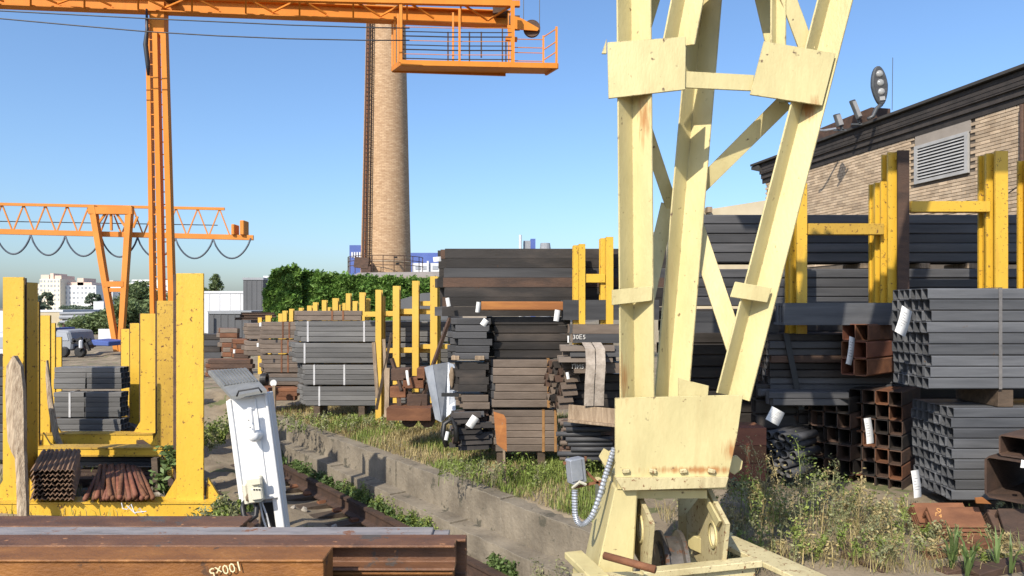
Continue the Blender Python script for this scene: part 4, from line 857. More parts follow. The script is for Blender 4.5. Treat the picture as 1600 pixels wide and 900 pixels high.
tag(MB().bar(W(690, 616.5, 10.05), W(717, 617, 10.05), .05, .05).build('iron_bar', M['black']), 'short black iron bar across the galvanised sheet', 'bar')
tag(MB().tube([W(698, 698, 9.7), W(692, 680, 9.7), W(694, 662, 9.75), W(706, 655, 9.75), W(712, 668, 9.75), W(714, 690, 9.7)], .035, 8).build('rubber_hose', M['black'], smooth=True), 'black rubber hose loop below the galvanised sheet', 'hose')

# middle yellow posts (rack)
mr = thing('storage_rack', 'tall yellow slotted rack posts with two crossbars in front of grey bundles', 'rack', (wx(590, 12), 12, 0))
for xa, xb, yt, d in ((588, 597, 453, 13.7), (597.3, 601, 463, 13.8), (615, 625, 447, 13.6), (645, 655, 439, 13.5), (673, 684, 432, 13.4), (684.3, 688, 440, 13.5)): ipost(mr, xa, xb, yt, d, 'yellow_far')
for (x0, x1, ya, yb, d) in ((570, 616, 487, 495, 13.86), (598, 646, 486, 494, 13.8), (625, 674, 482.5, 491, 13.7), (657, 697, 470.5, 478, 13.6), (600, 646, 544, 551.5, 13.8), (626, 674, 543, 551, 13.7), (657, 706, 538, 545, 13.6)):
    MB().box2(W(x0, yb, d), W(x1, ya, d - .06)).build('crossbar', M['yellow_far'], mr, bevel=.004)
# rows of more distant posts above the stacks
PN = []
for xa, xb, yt, d in ((436, 442, 490, 21), (442.5, 449, 485.5, 20.5), (453, 459, 482.5, 20), (468, 474, 481, 19.5), (481, 488, 477.5, 19), (490, 497, 472.5, 18.4), (504, 511, 469, 17.8), (511.5, 517, 480, 18.5), (520.5, 529, 466, 17.2), (530, 533, 476, 17.6), (536, 541, 473.5, 16.9), (541.5, 548.5, 458.5, 16.4), (552, 559, 470.5, 16.2), (562.5, 571, 457, 15.6), (571.5, 578, 466.5, 15.9), (416, 424, 493, 23), (404, 410, 496, 24)):
    o = MB().ibeam(((wx(xa, d) + wx(xb, d)) / 2, d, 0), ((wx(xa, d) + wx(xb, d)) / 2, d, wz(yt, d)), wx(xb, d) - wx(xa, d), .14, .02, .025, (0, -1, 0)).build('rack_post', M['yellow_far'])
    PN.append((xa, o)); tag(o, cat='post', group='yellow posts above the middle stacks')
ORD = 'first second third fourth fifth sixth seventh eighth ninth tenth eleventh twelfth thirteenth fourteenth fifteenth sixteenth seventeenth'.split()
for i, (xa, o) in enumerate(sorted(PN, key=lambda q: q[0])): o['label'] = ORD[i] + ' yellow rack post from the left in the row above the middle stacks'
# grey bundles
for i, (lab, xl, yt, yb, st) in enumerate((('grey bar bundle, topmost of four in the pale grey stack', 467, 502, 534, (481, 569)), ('grey bar bundle, second from top of the pale grey stack', 463, 536, 567.5, (476,)), ('grey bar bundle, third from top of the pale grey stack', 473, 570, 601.5, (491, 538)), ('grey bar bundle, lowest of the pale grey stack', 476, 604, 634, (499,)))):
    bundle(lab, xl, 712, yt, yb, 14.0, 4, 4, 'tube', 'grey_steel', jit=.03, straps=st, smat='tape', cw=.15)
bundle('brown bars lying across the top of pale grey stack', 466, 566, 485.5, 501, 14.1, 2, 4, 'tube', 'brown_steel', jit=.02, straps=(519, 536), smat='rust')
for x in (490, 560, 640): timber('dark timber bearer under the pale grey stack', x, x + 10, 634.5, 652, 14.02, .6, 'wood_dark')
bundle('brown grey bundle, top of the stack left of pale grey stack', 411, 466, 503, 529, 15.6, 4, 4, 'tube', 'brown_steel', jit=.03, straps=(442, 452), smat='rust')
bundle('brown grey bundle, middle of the stack left of pale grey stack', 408, 466, 531, 552, 15.6, 3, 4, 'tube', 'brown_steel', jit=.03, straps=(440, 450), smat='rust')
bundle('brown grey bundle, low in the stack left of pale grey stack', 412, 468, 555, 582, 15.6, 4, 4, 'tube', 'brown_steel', jit=.03, straps=(440, 450), smat='rust')
bundle('brown grey mixed bars under the brown grey bundles', 416, 470, 584, 602, 15.5, 3, 4, 'flat', 'brown_steel', cw=.14, jit=.05, mats=['brown_steel', 'grey_steel'])
bundle('flat red rust bars at the foot of brown grey stack', 388, 462, 606, 626, 15.2, 3, 3, 'flat', 'rust', cw=.2, jit=.05)
bundle('dark brown bars behind the brown grey stack', 385, 416, 505, 530, 17, 4, 4, 'flat', 'brown_steel', cw=.16, jit=.03)
bundle('brown bars with white tag below the dark brown bars', 384, 412, 533, 556, 17, 3, 4, 'flat', 'brown_steel', cw=.16, jit=.05)
bundle('rusty flat stack, upper part seen over the grey lid', 345, 372, 513, 558, 18.5, 6, 4, 'flat', 'rust', cw=.18, jit=.06, mats=['rust', 'brown_steel'])
bundle('rusty flat stack right of the upper rusty stack', 366, 388, 530, 560, 18, 4, 4, 'flat', 'rust', cw=.18, jit=.05, mats=['rust_dark', 'rust'])
bundle('low rusty flat bars behind the grey lid', 326, 392, 562, 590, 17.5, 4, 3, 'flat', 'rust_dark', cw=.2, jit=.08, mats=['rust_dark', 'rust', 'brown_steel'])
bundle('dark grey bundle beside the right post of the left rack', 316, 345, 522, 560, 19, 4, 4, 'tube', 'char_steel', jit=.03, mats=['char_steel', 'dark_steel'])
bundle('long brown beams lying far behind the brown stacks', 375, 425, 488, 500, 24, 3, 3, 'beam', 'rust_dark', jit=.1)
for lab, x, y in (('white tag on the far brown grey stack', 407, 507), ('white tag on the brown bars in front of rusty stack', 403, 539), ('small white tag on the rusty flat stack', 366, 549)): paper_tag(lab, x, y, 15.2 if x > 400 else 17, 5, 9, 0, 0, prn=False)
tag(MB().lathe([(0, -.02), (.07, -.02), (.07, .02), (0, .02)], W(427.5, 598.5, 14.8), 14, 'Y').build('round_marker', M['paper']), 'round white marker disc in front of the brown stack', 'marker')
tag(MB().bar(W(428.5, 602, 14.8), W(428.5, 640, 14.8), .06, .06).build('marker_stake', M['wood']), 'wooden stake below the round white marker', 'stake')
tag(MB().lathe([(.07, -.06), (.13, -.06), (.14, 0), (.13, .06), (.07, .06), (.06, .05), (.06, -.05), (.07, -.06)], W(413, 593, 15), 20, 'X').build('wheel', M['black']), 'small dark wheel beside the brown stack foot', 'wheel')
# scrap trolley
sc_ = thing('scrap_trolley', 'rusty scrap trolley with offcuts below the yellow rack posts', 'trolley', W(635, 655, 11.4))
MB().box2(W(614, 648, 11.5), W(673, 638, 10.9)).build('deck', M['rust'], sc_)
for i, (a, b, w) in enumerate((((606, 575), (604, 652), .07), ((622, 600), (624, 640), .06), ((640, 612), (642, 640), .06), ((668, 598), (655, 640), .05), ((612, 560), (628, 610), .05))): MB().bar(W(a[0], a[1], 11.3), W(b[0], b[1], 11.2), w, w).build('stanchion', M['rust_dark'] if i != 0 else M['wood'], sc_)
for (x0, x1, ya, yb) in ((616, 640, 576, 592), (634, 662, 590, 604), (640, 668, 616, 636), (614, 634, 604, 618), (655, 664, 575, 592)): MB().box2(W(x0, yb, 11.5), W(x1, ya, 11.2)).build('offcut', M['rust' if x0 % 4 else 'rust_dark'], sc_, bevel=.01)
for x in (640, 668): MB().lathe([(.0, -.04), (.12, -.04), (.13, 0), (.12, .04), (0, .04)], W(x, 655, 11.1), 16, 'Y').build('wheel', M['rust_dark'], sc_)
paper_tag('white curved sheet standing on the scrap trolley', 637.5, 590, 11.1, 6, 34, -10, 0, 1.2, prn=False)
tag(MB().bar(W(703, 497, 11.2), W(676, 572, 11.0), .05, .05).build('iron_bar', M['rust_dark']), 'leaning rusty bar left of the dark beam stack', 'bar')
tag(MB().bar(W(584, 535, 12.4), W(590, 622, 12.3), .06, .06).build('timber_post', M['wood']), 'weathered timber post leaning at the end of pale grey stack', 'timber')
for i, (x, y0, y1, dx) in enumerate(((588, 520, 640, 24), (604, 530, 620, -4))): tag(MB().bar(W(x + dx, y0, 11.9), W(x, y1, 11.8), .05, .04).build('timber_lath', M['wood_dark' if i == 0 else 'wood']), ('dark' if i == 0 else 'brown') + ' lath leaning against the yellow rack posts', 'lath')

# --- left rack with its contents
lr = thing('storage_rack', 'big yellow beam rack of upright frames at the left', 'rack', (wx(160, 8.1), 8.1, -.05))
zg = -.05
FR = [  # depth, left outer, left inner, right inner, right outer, left top, right top, beam top, beam bottom, mat
    (8.07, 4, 37, 275, 318, 433, 427, 781, 806, 'yellow'),
    (9.6, 43, 60, 245, 271, 472, 470, 697, 711, 'yellow_worn_shaded'),  # darker yellow: the front posts' shadow put into this frame's paint
    (11.9, 61, 78, 219, 243, 493, 490, 676, 694, 'yellow'),
    (13.6, 77.5, 86, 203, 218, 505, 505, 664, 676, 'yellow'),
    (16.2, 86.5, 96, 189, 203, 527, 514, 648, 660, 'yellow')]
for d, a, b, c, e, tl, trp, bt, bb_, mt in FR:
    for (p, q, yt) in ((a, b, tl), (c, e, trp)):
        x0, x1 = wx(p, d), wx(q, d); dp = .26 if d < 9 else .2
        zt_ = wz(yt, d); sh = -.607 * dp; pp = MB().box2((x0, d, zg), (x1, d + .022, zt_)).build('post', M[mt], lr, bevel=.004); pp_ = MB().box2((x0 + sh, d + dp, zg), (x1 + sh, d + dp + .022, zt_)).build('rear_flange', M['rust_dark'], pp)  # rear flange and web in rust, the side's shade included in the colour
        xm = (x0 + x1) / 2; MB().plate([(xm - .013, d + .022, zg), (xm + .013, d + .022, zg), (xm + .013 + sh, d + dp, zg), (xm - .013 + sh, d + dp, zg)], zt_ - zg, (0, 0, 1)).build('web', M['rust'], pp)
    zt, zb = wz(bt, d), wz(bb_, d)
    MB().ibeam((wx(a - 22 if d < 9 else a, d), d + .02, (zt + zb) / 2), (wx(e + 24 if d < 9 else e, d), d + .02, (zt + zb) / 2), .24, zt - zb, .03, .02, (0, 0, 1)).build('base_beam', M['yellow_worn_shaded' if d > 9 else 'yellow'], lr)
    MB().box2((wx(a - 22 if d < 9 else a, d), d - .085, zb + .018), (wx(e + 24 if d < 9 else e, d), d - .07, zt - .018)).build('base_plate', M['yellow'], lr)
    g_ = (wx(e, d) - wx(c, d)) * .55
    for (x, s) in ((wx(b, d), 1), (wx(c, d), -1), (wx(a, d), -1), (wx(e, d), 1)):
        h = g_ * 1.4; MB().plate([(x, d + .06, zt), (x + s * g_, d + .06, zt), (x + s * g_ * .9, d + .06, zt + .02), (x + s * .02, d + .06, zt + h)], .03).build('gusset', M['yellow'], lr)
# extra flanges seen beside the front posts
for (x0, x1, yt, d) in ((37.5, 42, 441, 8.6), (272.5, 275, 440, 8.5)): MB().box2((wx(x0, d), d, zg), (wx(x1, d), d + .2, wz(yt, d))).build('post', M['yellow'], lr)
# longitudinal beams tying the frames together
for k in range(4):
    A, B = FR[k], FR[k + 1]
    for (xa, xb) in ((A[2] - 6, B[2] - 4), (A[3] + 8, B[3] + 5)):
        pa = Vector((wx(xa, A[0]), A[0] + .3, zg + .07)); pb_ = Vector((wx(xb, B[0]), B[0] - .12, zg + .07)); MB().bar(pa, pb_, .1, .12).build('tie_beam', M['rust_dark'], lr)
MB().box2((wx(60, 9.2), 9.15, wz(758, 9.2)), (wx(250, 9.2), 9.3, wz(747, 9.2))).build('cross_tie', M['rust_dark'], lr)
# wooden planks leaning on the left posts
def splint(lab, prof, d0, d1, th=.05):
    n = len(prof); y0 = prof[0][1]; y1 = prof[-1][1]; mb = MB(); V = []
    for (xa, y, xb) in prof:
        d = d0 + (d1 - d0) * (y - y0) / (y1 - y0); V += [W(xa, y, d), W((xa * .6 + xb * .4), y, d - th * .5), W(xb, y, d), W(xb, y, d) + Vector((0, th, 0)), W(xa, y, d) + Vector((0, th, 0))]
    fs = [(i * 5 + k, i * 5 + (k + 1) % 5, i * 5 + 5 + (k + 1) % 5, i * 5 + 5 + k) for i in range(n - 1) for k in range(5)] + [(0, 1, 2, 3, 4), tuple((n - 1) * 5 + k for k in (4, 3, 2, 1, 0))]
    tag(mb.add(V, fs).build('splintered_plank', M['wood_pale']), lab, 'plank')
splint('splintered pale plank leaning on the leftmost yellow post', [(20, 556, 23), (10, 572, 32), (8, 610, 36), (10, 660, 37), (12, 690, 37), (17, 705, 37), (23, 716, 38), (25, 745, 39), (26, 790, 41), (27, 812, 41)], 7.95, 7.6)
splint('thin dark splintered lath leaning on the second left post', [(72, 563, 74), (71, 590, 77), (74, 630, 82), (82, 680, 91), (88, 694, 97)], 11.7, 11.5, .03)
# bundle of angles, rods
ab = thing('angle_bundle', 'bundle of small rusty angle bars lying in the left yellow rack', 'steel bundle', W(92, 782, 8.0))
me = bar_mesh('angle', .062, .034, 1.3, 'rust_angle', .006)
for i in range(7):
    for k in range(9):
        o = inst('angle_bar', me, ab, Vector((-.17 + k * .054 + (.027 if i % 2 else 0) * 0, 0, .04 + i * .053)) + Vector((rb.uniform(-.004, .004), rb.uniform(-.02, .02) - .12, 0)), (0, 0, R(119)))
mb = MB(); x0, x1, z1 = -.05, .46, .42
for (a_, b_) in (((x0, .32, .02), (x0, .32, z1)), ((x0, .32, z1), (x1, .32, z1)), ((x1, .32, z1), (x1, .32, .02))): mb.bar(a_, b_, .012, .02)

rd = thing('rod_bundle', 'loose rusty rods fanned out in the left yellow rack', 'steel bundle', W(190, 782, 8.0))
rods = [(133, 785, 160, 730), (147, 784, 157, 728), (158, 785, 164, 727), (168, 784, 172, 728), (176, 784, 168, 732), (181, 785, 175, 727), (187, 783, 181, 730), (192, 785, 185, 728), (198, 784, 188, 732), (203, 784, 191, 727), (209, 783, 200, 728), (214, 785, 196, 731), (222, 784, 207, 729), (230, 783, 211, 730), (239, 783, 217, 733), (163, 784, 180, 733), (200, 785, 205, 730), (186, 780, 193, 727), (151, 782, 163, 736), (226, 780, 203, 735), (172, 780, 166, 730), (212, 779, 199, 729)]
for i, (xa, ya, xb, yb) in enumerate(rods):
    MB().tube([W(xa, ya - 5, 7.85 + .02 * (i % 3)), W((xa + xb) / 2, (ya + yb) / 2 - 4, 8.6), W(xb, yb, 9.4)], .027, 7).build('rod', M['rust' if i % 3 else 'rust_red'], rd, smooth=True)
for yy, dd in ((752, 8.75), (764, 8.4)): MB().tube([W(152 + k * 12, yy + rb.uniform(-3, 2), dd - .06) for k in range(7)], .012, 5).build('binding_wire', M['rust_dark'], rd)
mb = MB()
mb.tube([W(190, 786, 7.85), W(192, 795, 7.8), W(199, 796, 7.8), W(203, 790, 7.8)], .006, 5); mb.tube([W(198, 790, 7.8), W(212, 803, 7.78), W(218, 794, 7.78), W(224, 802, 7.78)], .006, 5); mb.tube([W(205, 788, 7.82), W(210, 801, 7.78), W(229, 799, 7.76)], .006, 5)
tag(mb.build('loose_wire', M['tape']), 'thin loose wire loops hanging over front rack beam', 'wire')
# bundles between the rack frames
bundle('grey bar bundle behind left rack, upper left half', 84, 133, 574, 608, 12.9, 4, 3, 'tube', 'grey_steel', jit=.01)
bundle('grey bar bundle behind left rack, upper right half', 135, 189, 574, 608, 12.9, 4, 3, 'tube', 'grey_steel', jit=.01)
bundle('grey bar bundle behind left rack, middle left half', 84, 131, 613, 652, 12.8, 5, 3, 'tube', 'grey_steel', jit=.01, straps=(109,), smat='tape')
bundle('grey bar bundle behind left rack, middle right half', 133, 188, 613, 652, 12.8, 5, 3, 'tube', 'grey_steel', jit=.01)
bundle('grey bar bundle behind left rack, lowest layer', 84, 189, 655, 680, 12.7, 3, 3, 'tube', 'grey_steel', jit=.01)
bundle('dark bars lying deep inside the left rack', 70, 245, 708, 728, 9.7, 3, 3, 'flat', 'char_steel', cw=.14, jit=.01)
bundle('grey bars lying behind the leftmost yellow post', -60, 22, 575, 720, 10.5, 10, 2, 'tube', 'char_steel', full=False, jit=.03)
bundle('rusty flat bars under the rods in the left rack', 110, 236, 740, 762, 9.5, 3, 2, 'flat', 'rust_dark', cw=.2, jit=.03)
timber('small pale timber on the dark bars inside left rack', 174, 186, 706, 714, 9.68, .2, 'wood')
# vehicles behind the rack
def truck():
    d = 33.0; t = thing('parked_truck', 'parked white cab truck with dark window behind the left rack', 'truck', W(110, 549, d))
    MB().plate([W(84, 548, d), W(112, 548, d), W(113, 536, d), W(108, 517, d), W(84, 515, d)], 1.9).build('cab', M['shed_mid'], t, bevel=.08)
    MB().plate([W(87, 532, d - .03), W(107, 532, d - .03), W(104, 520, d - .03), W(87, 519, d - .03)], .05).build('window', M['city_glass'], t)
    MB().box2(W(84, 516, d - .1), W(106, 511, d + 1.5)).build('roof_visor', M['blue_clad'], t)
    MB().box2(W(112, 545, d + .2), W(150, 538, d + 1.8)).build('chassis', M['black'], t)
    mb = MB()
    for a, b in (((113, 530), (128, 540)), ((128, 536), (142, 530)), ((112, 536), (128, 528)), ((124, 548), (134, 528)), ((140, 548), (132, 530))): mb.bar(W(*a, d - .2), W(*b, d - .2), .11)
    mb.build('loader_arm', M['black'], t)
    for x in (100, 126): MB().lathe([(0, -.12), (.2, -.12), (.25, -.08), (.25, .08), (.2, .12), (0, .12)], W(x, 550, d - .05), 20, 'Y').build('wheel', M['black'], t)
    MB().box2(W(122, 545, d - .4), W(131, 531, d - .2)).build('white_tank', M['shed_white'], t, bevel=.05)
    MB().plate([W(141, 531, d - .2), W(170, 534, d - .2), W(170, 541, d - .2), W(146, 540, d - .2)], 1.5).build('tipper_body', M['blue_clad'], t, bevel=.03)
truck()
vn = thing('parked_van', 'white van partly hidden behind the leftmost rack posts', 'van', W(0, 552, 28))
MB().plate([W(-45, 566, 28), W(14, 566, 28), W(15, 545, 28), W(6, 522, 28), W(-45, 520, 28)], 1.8).build('body', M['shed_white'], vn, bevel=.08)
MB().plate([W(-20, 544, 27.97), W(10, 544, 27.97), W(4, 527, 27.97), W(-20, 526, 27.97)], .05).build('window', M['city_glass'], vn)
MB().lathe([(0, -.12), (.3, -.12), (.35, 0), (.3, .12), (0, .12)], W(2, 566, 27.9), 20, 'Y').build('wheel', M['black'], vn)
bs = thing('site_board', 'white board on posts beside the far crane leg', 'sign', W(164, 549, 45))
MB().box2(W(155, 530, 45), W(176, 514, 44.9)).build('board', M['shed_white'], bs)
for x in (157, 174): MB().bar(W(x, 556, 45), W(x, 528, 45), .1).build('post', M['shed_mid'], bs)
# ------------------------------------------------------------------ pale yellow crane leg
M['wheel'] = pm('worn_wheel_steel', (.06, .055, .05), (.17, .155, .14), 8, rough=.45, metal=.3, bump=.1, rust=(.14, .07, .04), rust_amt=.15, rust_scale=12)
def pale_crane():
    t = thing('crane_leg', 'pale yellow riveted lattice leg of a gantry crane in the foreground', 'crane', W(1060, 930, 5.4))
    pl = M['pale']
    def L(nm, a, b, d, w, tk=.014, mat=pl): MB().lbar(W(*a, d), W(*b, d), w, tk).build(nm, mat, t, bevel=.002)
    L('leg', (979, -820), (991, 640), 5.245, .182)                    # left front leg
    L('leg', (1506, -820), (1137, 617), 5.245, .182)                  # right front leg
    MB().lbar(W(1168, -820, 6.62), W(1041, 640, 5.45), .19, .014).build('leg', pl, t, bevel=.002)                   # rear leg
    L('brace', (1180, -560), (1055, 75), 5.245, .17)                  # upper braces
    L('brace', (1214, -560), (1211, 85), 5.245, .085)
    def P(nm, pts, d, th=.014, mat=pl): return MB().plate([W(x, y, d) for x, y in pts], th).build(nm, mat, t, bevel=.003)
    MB().bar(W(1214, -50, 5.19), W(1262, 80, 5.19), .115, .012, (0, -1, 0)).build('brace', pl, t)
    P('gusset_plate', [(949, 66), (1072, 57), (1071, 140), (951, 154)], 5.085)
    P('gusset_plate', [(1194, 64), (1306, 83), (1285, 165), (1172, 148)], 5.085)
    P('gusset_plate', [(961, 622), (1161, 617), (1153, 676), (1138, 746), (961, 746)], 5.075, .02)
    P('gusset_plate', [(1060, 590), (1072, 594), (1108, 603), (1104, 640), (1060, 640)], 5.115)
    P('gusset_plate', [(940, 84), (948, 60), (948, 84)], 5.3)
    P('batten_plate', [(1070, 111), (1179, 117), (1175, 142), (1068, 137)], 5.107)
    P('batten_plate', [(956, 453), (1020, 447), (1019, 470), (956, 477)], 5.085)
    P('batten_plate', [(1149, 440), (1206, 450), (1199, 473), (1141, 464)], 5.085)
    # rear plane bracing
    def B(a, b, d, w, d2=None): MB().bar(W(*a, d), W(*b, d2 or d), w, .012, (0, -1, 0)).build('brace', pl, t)
    B((1228, 158), (1080, 305), 5.3, .125, 5.72); B((985, 130), (1052, 330), 5.3, .10, 5.75); B((1078, 330), (1150, 545), 5.72, .145, 5.3)
    B((1044, 320), (1010, 470), 5.75, .12, 5.35)
    B((1120, -300), (1230, 160), 6.2, .12, 5.3); B((1120, -330), (985, 110), 6.2, .12, 5.3); B((1010, -500), (1400, -470), 5.15, .16); B((1000, -820), (1500, -810), 5.2, .25)
    P('gusset_plate', [(1000, -540), (1120, -545), (1118, -450), (1000, -440)], 5.085); P('gusset_plate', [(1160, -330), (1275, -318), (1262, -225), (1150, -238)], 5.085); B((1212, -300), (1380, -420), 5.2, .14); P('gusset_plate', [(1340, -520), (1470, -500), (1440, -400), (1330, -420)], 5.085)  # unseen plates and brace overhead, added to throw shadows on the right stacks
    MB().box2((.80, 5.06, 4.82), (2.45, 5.22, 5.42)).build('shadow_tie', pl, t); MB().box2((.80, 5.9, 5.2), (2.3, 6.0, 5.7)).build('shadow_tie', pl, t)  # boxes out of view, added to shade the stacks behind the leg
    # bolts
    bm_ = MB().lathe([(0, -.012), (.012, -.012), (.013, -.004), (.013, 0)], (0, 0, 0), 8, 'Y').mesh('bolt', pl); base = Vector(t['_root'])
    # head girder above the frame, unseen, added for its shadow on the right stacks
    MB().box2((.75, 4.9, 8.35), (7.5, 5.15, 8.95)).build('girder', pl, t); MB().box2((.75, 5.5, 8.35), (7.5, 5.75, 8.95)).build('girder', pl, t)
    # base: foot flange and end carriage
    P('foot_flange', [(961, 747), (1139, 746), (1134, 762), (974, 767)], 5.04, .05, M['pale_rust'])
    MB().box2((wx(964, 5.1), 5.09, wz(764, 5.1)), (wx(1136, 5.1), 5.95, wz(752, 5.1))).build('foot_plate', M['pale'], t)
    for i, x in enumerate((972, 1014, 1062, 1106)): MB().box(W(x + 6, 736, 5.06), (.055, .03, .03), Matrix.Rotation(.3 * (i % 2) - .1, 3, 'Y')).build('weld_lug', M['pale_rust'], t, bevel=.006)
    P('gusset_plate', [(961, 622), (1150, 617), (1138, 746), (961, 746)], 5.93, .02)
    MB().plate([W(961, 763, 5.1), W(997, 764, 5.1), W(988, 930, 5.1), W(925, 930, 5.1)], .62).build('column', pl, t, bevel=.01)
    MB().plate([W(930, 745, 5.75), W(958, 764, 5.35), W(941, 860, 5.35), W(930, 860, 5.75)], .03, (1, 0, 0)).build('side_plate', pl, t)
    MB().box2((wx(972, 5.2), 5.2, wz(779, 5.2)), (wx(1105, 5.2), 5.9, wz(766, 5.2))).build('cross_box', M['pale'], t)
    def lug(X, outer, hc, hr):
        n = 28; V = []; cy, cz = hc
        def ray(an):
            dy, dz = math.cos(an), math.sin(an); best = 9
            for (y0, z0), (y1, z1) in zip(outer, outer[1:] + outer[:1]):
                ey, ez = y1 - y0, z1 - z0; den = dy * ez - dz * ey
                if abs(den) < 1e-9: continue
                s = ((y0 - cy) * ez - (z0 - cz) * ey) / den; u = ((y0 - cy) * dz - (z0 - cz) * dy) / den
                if s > 0 and -1e-6 <= u <= 1 + 1e-6: best = min(best, s)
            return cy + dy * best, cz + dz * best
        angs = sorted([6.2832 * i / n for i in range(n)] + [math.atan2(z - cz, y - cy) % 6.28318 for y, z in outer]); m = len(angs)
        for x in (X, X + .035):
            V += [(x, *ray(a)) for a in angs]; V += [(x, cy + hr * .85 * math.cos(a), cz + hr * math.sin(a)) for a in angs]
        fs = []
        for i in range(m):
            j = (i + 1) % m; fs += [(i, j, m + j, m + i), (2 * m + j, 2 * m + i, 3 * m + i, 3 * m + j), (j, i, 2 * m + i, 2 * m + j), (m + i, m + j, 3 * m + j, 3 * m + i)]
        MB().add(V, fs).build('lug_plate', M['pale_rust'], t)
        MB().lathe([(hr * 1.05, -.012), (hr * 1.25, -.012), (hr * 1.25, 0)], (X, cy, cz), 24, 'X').build('lug_ring', pl, t)
    lug(.955, [(5.45, .885), (4.87, .80), (5.02, .40), (5.95, .36), (5.95, .86)], (5.22, .66), .085)
    lug(1.485, [(5.38, .92), (4.9, .79), (5.03, .36), (6.35, .15), (6.3, .35)], (5.2, .62), .08)
    MB().plate([(1.47, 4.93, .80), (1.47, 5.36, .90), (1.47, 5.30, .83), (1.47, 5.0, .74)], .02, (-1, 0, 0)).build('lug_stiffener', pl, t)
    MB().plate([(1.42, 6.0, .10), (1.62, 6.0, .10), (1.66, 6.0, .83), (1.42, 6.0, .83)], .02, (0, 1, 0)).build('back_plate', M['pale_rust'], t)
    MB().lathe([(0, -.11), (.22, -.11), (.235, -.09), (.31, -.09), (.31, -.06), (.265, -.05), (.265, .05), (.31, .06), (.31, .09), (.235, .09), (.22, .11), (0, .11)], (1.22, 5.42, .26), 48, 'X').build('wheel', M['wheel'], t)
    # end carriage frame
    def K(a, b, w, h, m='pale_rust'): MB().bar(a, b, w, h).build('carriage_beam', M[m], t, bevel=.006)
    K((.90, 4.86, .46), (1.75, 4.98, .50), .1, .05); K((.92, 4.88, .35), (1.72, 5.0, .38), .05, .2); K((1.62, 5.75, .45), (2.05, 4.75, .45), .22, .04); K((.42, 4.82, .43), (.95, 4.86, .43), .14, .05); K((.44, 4.84, .28), (.92, 4.9, .28), .06, .26)
    K((1.45, 5.6, .42), (1.75, 5.75, .42), .16, .12, 'pale'); K((.46, 5.3, .44), (.60, 4.8, .44), .14, .05, 'pale'); K((.48, 5.3, .3), (.62, 4.82, .28), .05, .26, 'pale')
    MB().tube([W(944, 868, 4.75), W(1024, 890, 4.55)], .026, 10).build('rusty_pipe', M['rust'], t, smooth=True)
    # bits of torn plate at the sides
    r = random.Random(2)
    for pts in ([(1136, 735), (1140, 716), (1152, 712), (1161, 721), (1159, 733), (1148, 742)], [(936, 714), (944, 701), (952, 706), (959, 702), (961, 724), (952, 746), (946, 730)]): P('torn_plate', pts, 5.28, .03)
    for (x, y, s) in ():
        bm2 = bmesh.new(); bmesh.ops.create_icosphere(bm2, subdivisions=2, radius=s)
        for v in bm2.verts: v.co *= r.uniform(.8, 1.15)
        c = W(x, y, 5.25); mb = MB(); mb.v = [tuple(v.co * 1 + c) for v in bm2.verts]; mb.f = [tuple(v.index for v in f.verts) for f in bm2.faces]; bm2.free(); mb.build('weld_lump', pl, t)
pale_crane()
jb = thing('junction_box', 'small grey junction box on bracket left of the pale crane base', 'junction box', W(898, 762, 5.35))
MB().box(W(900, 735, 5.35), (.125, .10, .19), Matrix.Rotation(R(-6), 3, 'Y') @ Matrix.Rotation(R(25), 3, 'Z')).build('box', M['galv'], jb, bevel=.01)
MB().box(W(901, 735, 5.29), (.10, .012, .16), Matrix.Rotation(R(-6), 3, 'Y') @ Matrix.Rotation(R(25), 3, 'Z')).build('cover', M['galv'], jb, bevel=.004)
for a, b in (((895, 762), (940, 752)), ((914, 735), (938, 758)), ((915, 713), (912, 730))): MB().bar(W(*a, 5.38), W(*b, 5.38), .018).build('bracket', M['rust'], jb)
MB().bar(W(880, 724, 5.36), W(892, 721, 5.36), .02).build('stud', M['rust'], jb)
MB().tube([W(895, 762, 5.3), W(906, 753, 5.22), W(915, 757, 5.25)], .012, 6).build('wire', M['cream_plastic'], jb)
path = []
ctl = [(960, 700), (953, 722), (945, 748), (936, 778), (925, 806), (914, 818), (905, 818), (899, 806), (898, 785), (898, 765)]
def cr(p0, p1, p2, p3, u): return tuple(.5 * (2 * b + (c - a) * u + (2 * a - 5 * b + 4 * c - e) * u * u + (3 * b - a - 3 * c + e) * u ** 3) for a, b, c, e in zip(p0, p1, p2, p3))
for i in range(len(ctl) - 1):
    q = [ctl[max(i - 1, 0)], ctl[i], ctl[i + 1], ctl[min(i + 2, len(ctl) - 1)]]
    path += [W(*cr(*q, k / 10), 5.22) for k in range(10)]
rad = [.024 if k % 2 else .018 for k in range(len(path))]
tag(MB().tube(path, rad, 10).build('flexible_conduit', M['galv']), 'ribbed metal flexible conduit looping from the junction box to crane base', 'conduit')

